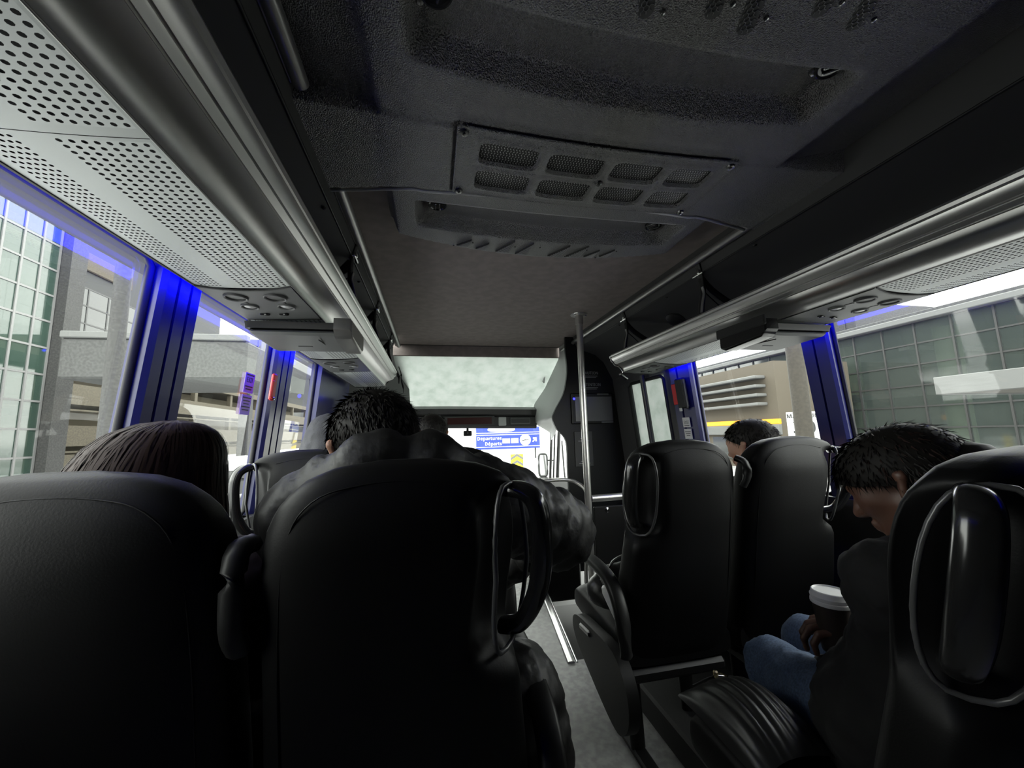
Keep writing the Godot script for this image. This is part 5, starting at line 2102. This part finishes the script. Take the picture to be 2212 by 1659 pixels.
	t.transform = Transform3D(leftb, wall_point(-1, 0.228, -1.695, GLASS - 0.006))
	g = Geo.new()
	g.box(Vector3.ZERO, Vector3(0.080, 0.078, 0.001))
	obj("sheet", g, M.sticker_blue_tint, t)
	text("EXIT", 0.020, M.sticker_ink, Transform3D(Basis(), Vector3(0, 0.012, 0.0012)), t)
	lines(t, Vector3(0, -0.014, 0), 0.06, 2, 0.010, M.sticker_ink)
	lines(t, Vector3(0, 0.032, 0), 0.06, 1, 0.010, M.sticker_ink)
	t = thing("exit_sticker", "white instruction sticker with blue light put into its colour, right under the left window exit sticker", "sticker")
	t.transform = Transform3D(leftb, wall_point(-1, 0.142, -1.695, GLASS - 0.006))
	g = Geo.new()
	g.box(Vector3.ZERO, Vector3(0.080, 0.078, 0.001))
	obj("sheet", g, M.sticker_blue_tint, t)
	lines(t, Vector3(0, 0.028, 0), 0.066, 5, 0.012, M.sticker_ink)
	t = thing("red_release_lever", "red window exit handle on the second left post", "handle")
	t.transform = Transform3D(leftb, wall_point(-1, 0.225, -1.80, -0.012))
	g = Geo.new()
	g.box(Vector3(0, 0, 0), Vector3(0.035, 0.115, 0.016), 0.006)
	obj("plate", g, M.red_plastic, t)
	g = Geo.new()
	g.box(Vector3(-0.022, -0.01, 0.006), Vector3(0.020, 0.075, 0.014), 0.005)
	obj("lever", g, M.red_plastic, t)
	g = Geo.new()
	g.lathe([Vector2(0, 0.005), Vector2(0.006, 0.003), Vector2(0.007, 0)], Transform3D(Basis(Vector3.RIGHT, PI / 2), Vector3(0.0, -0.048, 0.009)), 10)
	obj("bolt", g, M.chrome, t)
	var rightb := Basis(Vector3.UP, -PI / 2) * Basis(Vector3.RIGHT, 0.095)
	for q in [[0.045, "white exit sticker on the right post below the black release box"], [-0.03, "white instruction sticker under the white exit sticker on the right post"]]:
		t = thing("exit_sticker", q[1], "sticker")
		t.transform = Transform3D(rightb, wall_point(1, q[0], -2.255, -0.007))
		g = Geo.new()
		g.box(Vector3.ZERO, Vector3(0.075, 0.064, 0.001))
		obj("sheet", g, M.sticker_white, t)
		if q[0] > 0:
			text("EXIT", 0.020, M.sticker_ink, Transform3D(Basis(), Vector3(0, 0.0, 0.0012)), t)
			lines(t, Vector3(0, -0.022, 0), 0.05, 1, 0.01, M.sticker_ink)
		else:
			lines(t, Vector3(0, 0.014, 0), 0.055, 3, 0.012, M.sticker_ink)
	t = thing("release_box", "black window release box with a red tag on the right post", "release box")
	t.transform = Transform3D(rightb, wall_point(1, 0.235, -2.235, -0.02))
	g = Geo.new()
	g.box(Vector3.ZERO, Vector3(0.085, 0.20, 0.035), 0.010)
	obj("box", g, M.plastic_black, t)
	g = Geo.new()
	g.box(Vector3(0.045, -0.02, 0.01), Vector3(0.014, 0.17, 0.012), 0.004)
	obj("lever", g, M.plastic_black, t)
	g = Geo.new()
	g.box(Vector3(-0.075, 0.0, -0.002), Vector3(0.05, 0.14, 0.006), 0.002)
	obj("red_tag", g, M.red_plastic, t)
	g = Geo.new()
	g.box(Vector3(-0.02, -0.105, 0.012), Vector3(0.022, 0.022, 0.010), 0.002)
	obj("white_tab", g, M.sticker_white, t)

	# cup in the woman's hand
	t = thing("coffee_cup", "dark paper coffee cup with a white lid held by the woman in black", "cup", Vector3(0.965, 0.605, -0.835))
	g = Geo.new()
	g.lathe([Vector2(0.0, 0.0), Vector2(0.029, 0.0), Vector2(0.030, 0.003), Vector2(0.0395, 0.112)], Transform3D(), 32)
	obj("cup", g, M.cup_brown, t)
	g = Geo.new()
	g.lathe([Vector2(0.0395, 0.110), Vector2(0.0425, 0.110), Vector2(0.0430, 0.113), Vector2(0.0425, 0.118), Vector2(0.0405, 0.119), Vector2(0.0418, 0.124), Vector2(0.0425, 0.128), Vector2(0.0405, 0.131), Vector2(0.0385, 0.139), Vector2(0.0365, 0.1405), Vector2(0.034, 0.137), Vector2(0.0, 0.1365)], Transform3D(), 32, 25)
	obj("lid", g, M.cup_white, t)

	# bag on the empty aisle seat, with a bottle beside it
	t = thing("soft_bag", "crumpled dark bag lying on the empty aisle seat", "bag", Vector3(0.78, 0.482, -1.48))
	var b := []
	for q in [[-0.14, 0.06, 0.0, -0.02, 0.08, -0.02, 0.06], [-0.02, 0.06, 0.02, 0.10, 0.07, 0.0, 0.06], [-0.11, 0.10, -0.03, -0.02, 0.13, 0.02, 0.035], [-0.02, 0.13, 0.02, 0.06, 0.10, 0.04, 0.03], [-0.14, 0.04, 0.05, 0.05, 0.03, 0.07, 0.03]]:
		b.append([Vector3(q[0], q[1], q[2]), Vector3(q[3], q[4], q[5]), q[6], q[6], 0.025])
	obj("body", flesh(b, 0.011, 0.006, 0.03), M.bag_leather, t)
	g = Geo.new()
	g.tube(spline(PackedVector3Array([Vector3(-0.12, 0.12, 0.02), Vector3(-0.10, 0.17, 0.03), Vector3(-0.03, 0.19, 0.03), Vector3(0.03, 0.15, 0.03)]), 5), 0.004, 0.010, 6)
	obj("strap", g, M.bag_leather, t)
	t = thing("bottle", "white bottle lying against the crumpled dark bag", "bottle", Vector3(0.66, 0.492, -1.345))
	g = Geo.new()
	var tilt := Transform3D(Basis(Vector3.BACK, 0.35) * Basis(Vector3.RIGHT, -0.3), Vector3.ZERO)
	g.lathe([Vector2(0, 0), Vector2(0.027, 0.0), Vector2(0.030, 0.006), Vector2(0.030, 0.10), Vector2(0.024, 0.118), Vector2(0.014, 0.125)], tilt, 20)
	obj("body", g, M.cup_white, t)
	g = Geo.new()
	g.lathe([Vector2(0.015, 0.123), Vector2(0.016, 0.145), Vector2(0.0, 0.147)], tilt, 16)
	obj("cap", g, M.service_grey, t)
	# pleated handbag tucked at the aisle side of the woman in black
	t = thing("handbag", "black pleated handbag with a metal zip pull beside the woman's jeans", "bag", Vector3(0.70, 0.479, -0.83))
	var rows := []
	for i in 13:
		var f := i / 12.0
		var row := PackedVector3Array()
		for j in 61:
			var u := j / 60.0
			var xx := lerpf(-0.095, 0.10, u)
			var dome := sin(PI * u) * sin(PI * clampf(f * 0.9 + 0.08, 0, 1))
			var fold := 0.0065 * absf(sin(u * PI * 9.0 + f * 1.4)) * sin(PI * clampf(f, 0.02, 0.98))
			row.append(Vector3(xx + 0.03 * (f - 0.5) * sin(PI * u), 0.006 + 0.075 * pow(dome, 0.55) + fold, lerpf(0.13, -0.13, f)))
		rows.append(row)
	g = Geo.new()
	g.grid(rows)
	var under := []
	for r in rows:
		var row := PackedVector3Array()
		for q in r:
			row.append(Vector3(q.x * 0.9, 0.002, q.z * 0.9))
		under.append(row)
	g.grid(under)
	obj("pleated_body", g, M.bag_leather, t)
	g = Geo.new()
	g.tube(spline(PackedVector3Array([Vector3(-0.06, 0.034, -0.115), Vector3(0.0, 0.046, -0.115), Vector3(0.06, 0.034, -0.115)]), 5), 0.003, 0.003, 6)
	obj("zip", g, M.chrome_dark, t)
	g = Geo.new()
	g.box(Vector3(0.005, 0.052, -0.112), Vector3(0.012, 0.018, 0.010), 0.003)
	g.tube(PackedVector3Array([Vector3(0.004, 0.055, -0.108), Vector3(0.0, 0.069, -0.085), Vector3(-0.006, 0.080, -0.055)]), 0.002, 0.002, 6)
	obj("zip_pull", g, M.gold, t)


# ---------------------------------------------------------------- outside
func block(g: Geo, x0: float, x1: float, y0: float, y1: float, z0: float, z1: float, ch := 0.0) -> void:
	g.box(R((x0 + x1) / 2, (y0 + y1) / 2, (z0 + z1) / 2), Vector3(absf(x1 - x0), absf(y1 - y0), absf(z1 - z0)), ch)


func part(called: String, m: Material, parent: Node, x0: float, x1: float, y0: float, y1: float, z0: float, z1: float, ch := 0.0) -> MeshInstance3D:
	var g := Geo.new()
	block(g, x0, x1, y0, y1, z0, z1, ch)
	return obj(called, g, m, parent)


# a wall of panes in the plane x, with mullions; panes are parts that share one mesh
func glazing(t: Node, x: float, side: float, z0: float, pz: float, nz: int, y0: float, py: float, ny: int, glass: Material, bar: Material, w: float) -> void:
	var g := Geo.new()
	g.box(Vector3.ZERO, Vector3(0.02, py - w, pz - w))
	var pm := g.mesh()
	for i in nz:
		for j in ny:
			var o := obj("pane", pm, glass, t)
			o.position = R(x, y0 + py * (j + 0.5), z0 - pz * (i + 0.5))
	for i in nz + 1:
		part("mullion", bar, t, x - 0.06, x + 0.06, y0, y0 + py * ny, z0 - pz * i - w / 2, z0 - pz * i + w / 2)
	for j in ny + 1:
		part("transom", bar, t, x - 0.04, x + 0.05, y0 + py * j - w / 2, y0 + py * j + w / 2, z0, z0 - pz * nz)


func build_outside() -> void:
	var g := Geo.new()
	var gy := -1.95
	g.box(R(0, gy - 0.1, -60), Vector3(260, 0.2, 240))
	struct("ground", g, M.snow_ground)
	g = Geo.new()
	g.box(R(8.4, gy + 0.005, -45), Vector3(16.0, 0.02, 120))
	struct("road", g, M.wet_road)
	g = Geo.new()
	g.box(R(-4.1, gy + 0.005, -20), Vector3(1.9, 0.02, 40))
	struct("verge", g, M.slush)
	var t: Node3D

	# ---- left: a glazed front, a car park, an overpass
	t = thing("glass_building", "green glazed building front with white grid left of the car park", "building", R(-20, gy, -15))
	var off := -t.position
	glazing(t, -20, 1, -15.0, 0.95, 10, gy, 1.42, 13, M.green_glass, M.white_bar, 0.10)
	part("end_post", M.concrete_grey, t, -20.4, -19.5, gy, 18.0, -24.6, -25.6)
	part("inner_wall", M.inner_green, t, -25.0, -24.8, gy, 16.5, -15.0, -24.4)
	for j in 4:
		part("floor_slab", M.concrete_pale, t, -24.8, -20.3, 1.6 + j * 4.2, 1.9 + j * 4.2, -15.0, -24.4)
	for z in [-17.2, -21.0]:
		part("inner_column", M.green_column, t, -21.8, -21.3, gy, 16.5, z - 0.25, z + 0.25, 0.05)
	for k in t.get_children():
		k.position += off

	t = thing("parking_garage", "beige concrete car park with dark open decks", "car park", R(-30, gy, -60))
	off = -t.position
	part("back_wall", M.garage_dark, t, -36.0, -35.5, gy, 8.4, -26, -110)
	for j in 3:
		var y := gy + 1.9 + j * 3.55
		part("parapet", M.garage_beige, t, -30.3, -30.0, y, y + 1.75, -26, -110)
		part("deck", M.garage_beige, t, -35.8, -30.3, y, y + 0.25, -26, -110)
		if j < 2:
			part("rail", M.garage_beige, t, -30.15, -30.0, y - 0.55, y - 0.40, -26, -110)
	part("base_wall", M.garage_beige, t, -30.3, -30.0, gy, gy + 1.2, -26, -110)
	for i in 9:
		part("column", M.garage_beige, t, -30.7, -30.2, gy, 8.4, -30.0 - i * 9.0, -30.6 - i * 9.0)
	for k in t.get_children():
		k.position += off

	t = thing("overpass", "pale concrete overpass crossing in front of the car park", "overpass", R(-16, gy, -24))
	off = -t.position
	part("deck", M.concrete_pale, t, -15.9, -8.6, 2.9, 4.7, -20, -26, 0.08)
	part("edge_beam", M.concrete_white, t, -15.9, -8.6, 4.7, 5.0, -19.9, -20.3, 0.04)
	part("pier", M.concrete_grey, t, -14.3, -13.6, gy, 3.0, -20.4, -21.2, 0.1)
	for k in t.get_children():
		k.position += off
	t = thing("canopy_deck", "wide pale canopy deck on tall posts beyond the overpass", "canopy", R(-16, gy, -40))
	off = -t.position
	part("slab", M.concrete_white, t, -23, -11.0, 6.0, 6.5, -27, -85, 0.05)
	part("fascia", M.concrete_white, t, -11.0, -10.8, 5.7, 6.9, -27, -85, 0.03)
	for i in 4:
		part("post", M.concrete_grey, t, -12.1, -11.5, gy, 6.0, -27.5 - i * 14.0, -28.1 - i * 14.0, 0.06)
	for k in t.get_children():
		k.position += off
	t = thing("light_mast", "tall grey mast standing before the overpass", "mast", R(-11.0, gy, -15.9))
	g = Geo.new()
	g.tube(PackedVector3Array([Vector3(0, 0, 0), Vector3(0, 16, 0)]), 0.24, 0.24, 14)
	obj("shaft", g, M.concrete_grey, t)
	g = Geo.new()
	g.lathe([Vector2(0.45, 0), Vector2(0.45, 0.3), Vector2(0.26, 0.4)], Transform3D(), 14)
	obj("base", g, M.concrete_grey, t)

	t = thing("office_block", "dark glazed office block with beige roof band above the overpass", "building", R(-40, gy, -52))
	off = -t.position
	part("core", M.office_dark, t, -46, -38.2, gy, 24.0, -34, -78)
	part("roof_band", M.garage_beige, t, -46.5, -37.6, 24.0, 29.5, -33.5, -78.5, 0.1)
	part("lower_band", M.garage_beige, t, -46.5, -37.9, 19.5, 21.6, -33.5, -56.5, 0.1)
	glazing(t, -38.05, 1, -34.0, 2.75, 16, 5.5, 2.0, 6, M.office_glass, M.office_bar, 0.16)
	for k in t.get_children():
		k.position += off
	t = thing("pale_tower", "pale ribbed tower far down the road on the left", "building", R(-30, gy, -118))
	off = -t.position
	part("core", M.concrete_white, t, -40, -31, gy, 16, -112, -126)
	for i in 12:
		part("rib", M.concrete_grey, t, -31.0, -30.8, gy, 16, -112.5 - i * 1.1, -112.9 - i * 1.1)
	for k in t.get_children():
		k.position += off

	t = thing("guard_rail", "white pipe railing along the snowy verge", "railing", R(-3.2, gy, -10))
	off = -t.position
	for y in [-0.92, -1.20, -1.5]:
		g = Geo.new()
		g.tube(PackedVector3Array([R(-3.2, y, -3.5), R(-3.2, y, -26)]), 0.03, 0.03, 8)
		obj("rail", g, M.rail_white, t)
	for i in 12:
		g = Geo.new()
		g.tube(PackedVector3Array([R(-3.2, gy, -3.6 - i * 1.9), R(-3.2, -0.90, -3.6 - i * 1.9)]), 0.03, 0.03, 8)
		obj("post", g, M.rail_white, t)
	for k in t.get_children():
		k.position += off
	g = Geo.new()
	var bank := []
	for i in 40:
		var row := PackedVector3Array()
		for j in 9:
			var f := j / 8.0
			row.append(R(-4.25 - f * 2.6, gy - 0.02 + 0.30 * sin(PI * f) * (0.7 + 0.3 * sin(i * 1.7 + f * 3)), -2.5 - i * 0.8))
		bank.append(row)
	g.grid(bank)
	tag(obj("snow_bank", g, M.slush), "low snow bank behind the white pipe railing", "snow")
	t = thing("litter_bin", "grey street bin with a snow cap behind the railing", "bin", R(-3.75, gy, -8.75))
	g = Geo.new()
	g.box(Vector3(0, 0.62, 0), Vector3(0.50, 1.24, 0.46), 0.06)
	obj("body", g, M.bin_grey, t)
	g = Geo.new()
	var hoop := []
	for z in [-0.24, 0.24]:
		var row := PackedVector3Array()
		for k in 13:
			var a := PI * k / 12
			row.append(Vector3(cos(a) * 0.27, 1.24 + sin(a) * 0.34, z))
		hoop.append(row)
	g.loft(hoop, true, true, 60)
	obj("hood", g, M.bin_grey, t)
	g = Geo.new()
	hoop = []
	for z in [-0.26, -0.2, 0.2, 0.26]:
		var row := PackedVector3Array()
		for k in 13:
			var a := PI * (0.12 + 0.76 * k / 12)
			row.append(Vector3(cos(a) * 0.29, 1.26 + sin(a) * (0.40 if absf(z) < 0.25 else 0.36), z))
		hoop.append(row)
	g.loft(hoop, true, true, 60)
	obj("snow_cap", g, M.snow, t)

	# ---- right: a glazed terminal with a canopy
	t = thing("terminal", "long glazed terminal front with dark grid and green columns", "building", R(22, gy, -20))
	off = -t.position
	glazing(t, 20, -1, -2.5, 1.2, 30, gy, 0.88, 7, M.terminal_glass, M.dark_bar, 0.06)
	part("coping", M.concrete_white, t, 19.6, 30, 4.21, 4.45, 2, -39, 0.03)
	part("coping_step", M.concrete_pale, t, 19.8, 30, 4.45, 4.62, 2, -39, 0.03)
	part("back_wall", M.terminal_inner, t, 29.5, 30, gy, 4.2, 2, -39)
	part("upper_floor", M.concrete_pale, t, 20.4, 29.5, 1.15, 1.45, 2, -39)
	for i in 9:
		g = Geo.new()
		g.tube(PackedVector3Array([R(22.3, gy, -4.2 - i * 4.1), R(22.3, 4.2, -4.2 - i * 4.1)]), 0.42, 0.42, 14)
		obj("column", g, M.green_column, t)
	for i in 8:
		part("ceiling_beam", M.concrete_white, t, 21.0, 29.4, 3.3, 3.5, -5.0 - i * 4.0, -5.4 - i * 4.0)
	for k in t.get_children():
		k.position += off
	t = thing("rooftop_room", "grey box-shaped rooftop room above the glazed terminal", "building", R(30, 4.66, -22))
	g = Geo.new()
	g.box(Vector3(0, 1.6, 0), Vector3(7, 3.2, 6), 0.05)
	obj("walls", g, M.concrete_grey, t)
	for i in 5:
		g = Geo.new()
		g.box(Vector3(-3.52, 1.6, -2.4 + i * 1.2), Vector3(0.04, 3.0, 0.06))
		obj("joint", g, M.dark_bar, t)
	t = thing("entrance_canopy", "white-edged entrance canopy before the terminal", "canopy", R(12, gy, 0))
	off = -t.position
	part("roof", M.canopy_beige, t, 9.1, 15.0, 0.52, 0.70, -5.2, 6)
	for i in 8:
		part("fascia_panel", M.concrete_white, t, 9.0, 9.1, 0.50, 0.82, -5.30 + i * 1.4 + 0.01, -5.30 + (i + 1) * 1.4 - 0.01, 0.01)
	part("end_fascia", M.concrete_white, t, 9.1, 15.0, 0.50, 0.82, -5.2, -5.3, 0.01)
	for z in [-1.0, 4.0]:
		part("post", M.concrete_grey, t, 13.0, 13.3, gy, 0.52, z, z + 0.3, 0.03)
	for k in t.get_children():
		k.position += off
	t = thing("storefront", "beige shop wall with an orange band past the terminal", "shop", R(16, gy, -22))
	off = -t.position
	part("wall", M.shop_beige, t, 15.2, 19.4, gy, 3.0, -14.5, -21.5)
	part("orange_band", M.orange_paint, t, 15.05, 15.2, 0.12, 0.36, -14.4, -21.6, 0.02)
	part("white_band", M.concrete_white, t, 15.0, 15.2, -0.35, 0.12, -14.4, -21.6, 0.02)
	for i in 4:
		part("awning", M.concrete_white, t, 14.6, 15.2, 1.0 + i * 0.42, 1.14 + i * 0.42, -15.0, -20.6, 0.03)
	for i in 3:
		part("window", M.office_glass, t, 15.1, 15.2, gy + 0.4, -0.45, -15.0 - i * 2.1, -16.6 - i * 2.1)
	for k in t.get_children():
		k.position += off
	t = thing("street_column", "thick brownish column in front of the speed sign", "column", R(7.32, gy, -6.45))
	g = Geo.new()
	g.tube(PackedVector3Array([Vector3(0, 0, 0), Vector3(0, 4.0, 0), Vector3(0, 9.0, 0)]), 0.155, 0.155, 16)
	obj("shaft", g, M.column_brown, t)
	t = thing("speed_sign", "white speed limit sign half hidden by the brownish column", "sign", R(7.87, gy, -6.92), "", -0.72)
	g = Geo.new()
	g.box(Vector3(0, 1.96, 0), Vector3(0.60, 0.60, 0.012), 0.004)
	obj("board", g, M.sign_white, t)
	g = Geo.new()
	g.tube(PackedVector3Array([Vector3(0, 0, -0.04), Vector3(0, 2.2, -0.04)]), 0.03, 0.03, 8)
	obj("post", g, M.concrete_grey, t)
	text("MAXIMUM", 0.085, M.sign_black, Transform3D(Basis(), Vector3(0, 2.17, 0.008)), t, "lettering", true)
	text("30", 0.27, M.sign_black, Transform3D(Basis(), Vector3(0, 1.92, 0.008)), t, "lettering", true)
	text("km/h", 0.06, M.sign_black, Transform3D(Basis(), Vector3(0, 1.72, 0.008)), t, "lettering", true)
	g = Geo.new()
	g.box(R(16.8, gy + 0.25, -7.5), Vector3(0.5, 0.5, 13), 0.12)
	tag(obj("snowy_kerb", g, M.snow), "snow-covered barrier along the foot of the terminal", "barrier")

	# ---- ahead: the direction sign and a chevron board
	t = thing("direction_sign", "blue overhead road sign pointing to Departures", "sign", R(5.85, gy, -30))
	g = Geo.new()
	g.box(Vector3(0, 1.66, 0), Vector3(5.10, 1.72, 0.08), 0.01)
	obj("board", g, M.sign_blue, t)
	for y in [2.06, 1.90, 0.98, 2.50]:
		g = Geo.new()
		g.box(Vector3(0, y, 0.045), Vector3(5.10, 0.055, 0.01))
		obj("white_rule", g, M.sign_white, t)
	for x in [-2.2, 2.2]:
		g = Geo.new()
		g.tube(PackedVector3Array([Vector3(x, 0, -0.1), Vector3(x, 2.5, -0.1)]), 0.06, 0.06, 8)
		obj("post", g, M.concrete_grey, t)
	text("Departures", 0.26, M.sign_white, Transform3D(Basis(), Vector3(-1.50, 1.64, 0.05)), t, "lettering", true)
	text("Départs", 0.26, M.sign_white, Transform3D(Basis(), Vector3(-1.20, 1.22, 0.05)), t, "lettering", true)
	for x in [-0.18, 0.50]:
		g = Geo.new()
		g.box(Vector3(x, 1.42, 0.05), Vector3(0.60, 0.38, 0.02))
		obj("white_panel", g, M.sign_white, t)
	g = Geo.new()
	g.lathe([Vector2(0, 0.02), Vector2(0.44, 0.02), Vector2(0.45, 0)], Transform3D(Basis(Vector3.RIGHT, PI / 2), Vector3(1.36, 1.46, 0.045)), 28)
	obj("white_disc", g, M.sign_white, t)
	g = Geo.new()
	var plane := PackedVector2Array([Vector2(-0.30, 0.02), Vector2(-0.26, -0.02), Vector2(0.24, 0.06), Vector2(0.30, 0.09), Vector2(0.24, 0.11), Vector2(0.04, 0.08), Vector2(-0.10, 0.13), Vector2(-0.05, 0.06), Vector2(-0.24, 0.03)])
	g.prism(plane, Transform3D(Basis(), Vector3(1.36, 1.40, 0.068)), 0.006)
	obj("plane_symbol", g, M.sign_black, t)
	g = Geo.new()
	var arrow := PackedVector2Array([Vector2(-0.20, -0.14), Vector2(-0.13, -0.20), Vector2(0.06, -0.01), Vector2(0.06, -0.14), Vector2(0.17, -0.14), Vector2(0.17, 0.18), Vector2(-0.14, 0.18), Vector2(-0.14, 0.08), Vector2(-0.02, 0.08)])
	g.prism(arrow, Transform3D(Basis(), Vector3(2.12, 1.46, 0.045)), 0.012)
	obj("arrow_symbol", g, M.sign_white, t)
	g = Geo.new()
	var loz := PackedVector2Array()
	for k in 32:
		var a := TAU * k / 32
		loz.append(Vector2(1.10 * cos(a), 0.20 * signf(sin(a)) * pow(absf(sin(a)), 0.7)))
	g.prism(loz, Transform3D(Basis(), Vector3(-0.55, 2.32, 0.045)), 0.012)
	obj("white_lozenge", g, M.sign_white, t)
	t = thing("chevron_board", "yellow board with dark grey chevrons below the direction sign", "sign", R(3.90, gy, -18))
	g = Geo.new()
	g.box(Vector3(0, 0.56, 0), Vector3(0.60, 0.88, 0.03), 0.004)
	obj("board", g, M.sign_yellow, t)
	for k in 3:
		g = Geo.new()
		var y := 0.20 + k * 0.29
		g.prism(PackedVector2Array([Vector2(-0.30, y - 0.06), Vector2(-0.30, y + 0.06), Vector2(0, y + 0.24), Vector2(0.30, y + 0.06), Vector2(0.30, y - 0.06), Vector2(0, y + 0.12)]), Transform3D(Basis(), Vector3(0, 0, 0.016)), 0.004)
		obj("chevron", g, M.sign_grey, t)
	for x in [-0.2, 0.2]:
		g = Geo.new()
		g.tube(PackedVector3Array([Vector3(x, 0, -0.03), Vector3(x, 0.9, -0.03)]), 0.025, 0.025, 8)
		obj("post", g, M.concrete_grey, t)
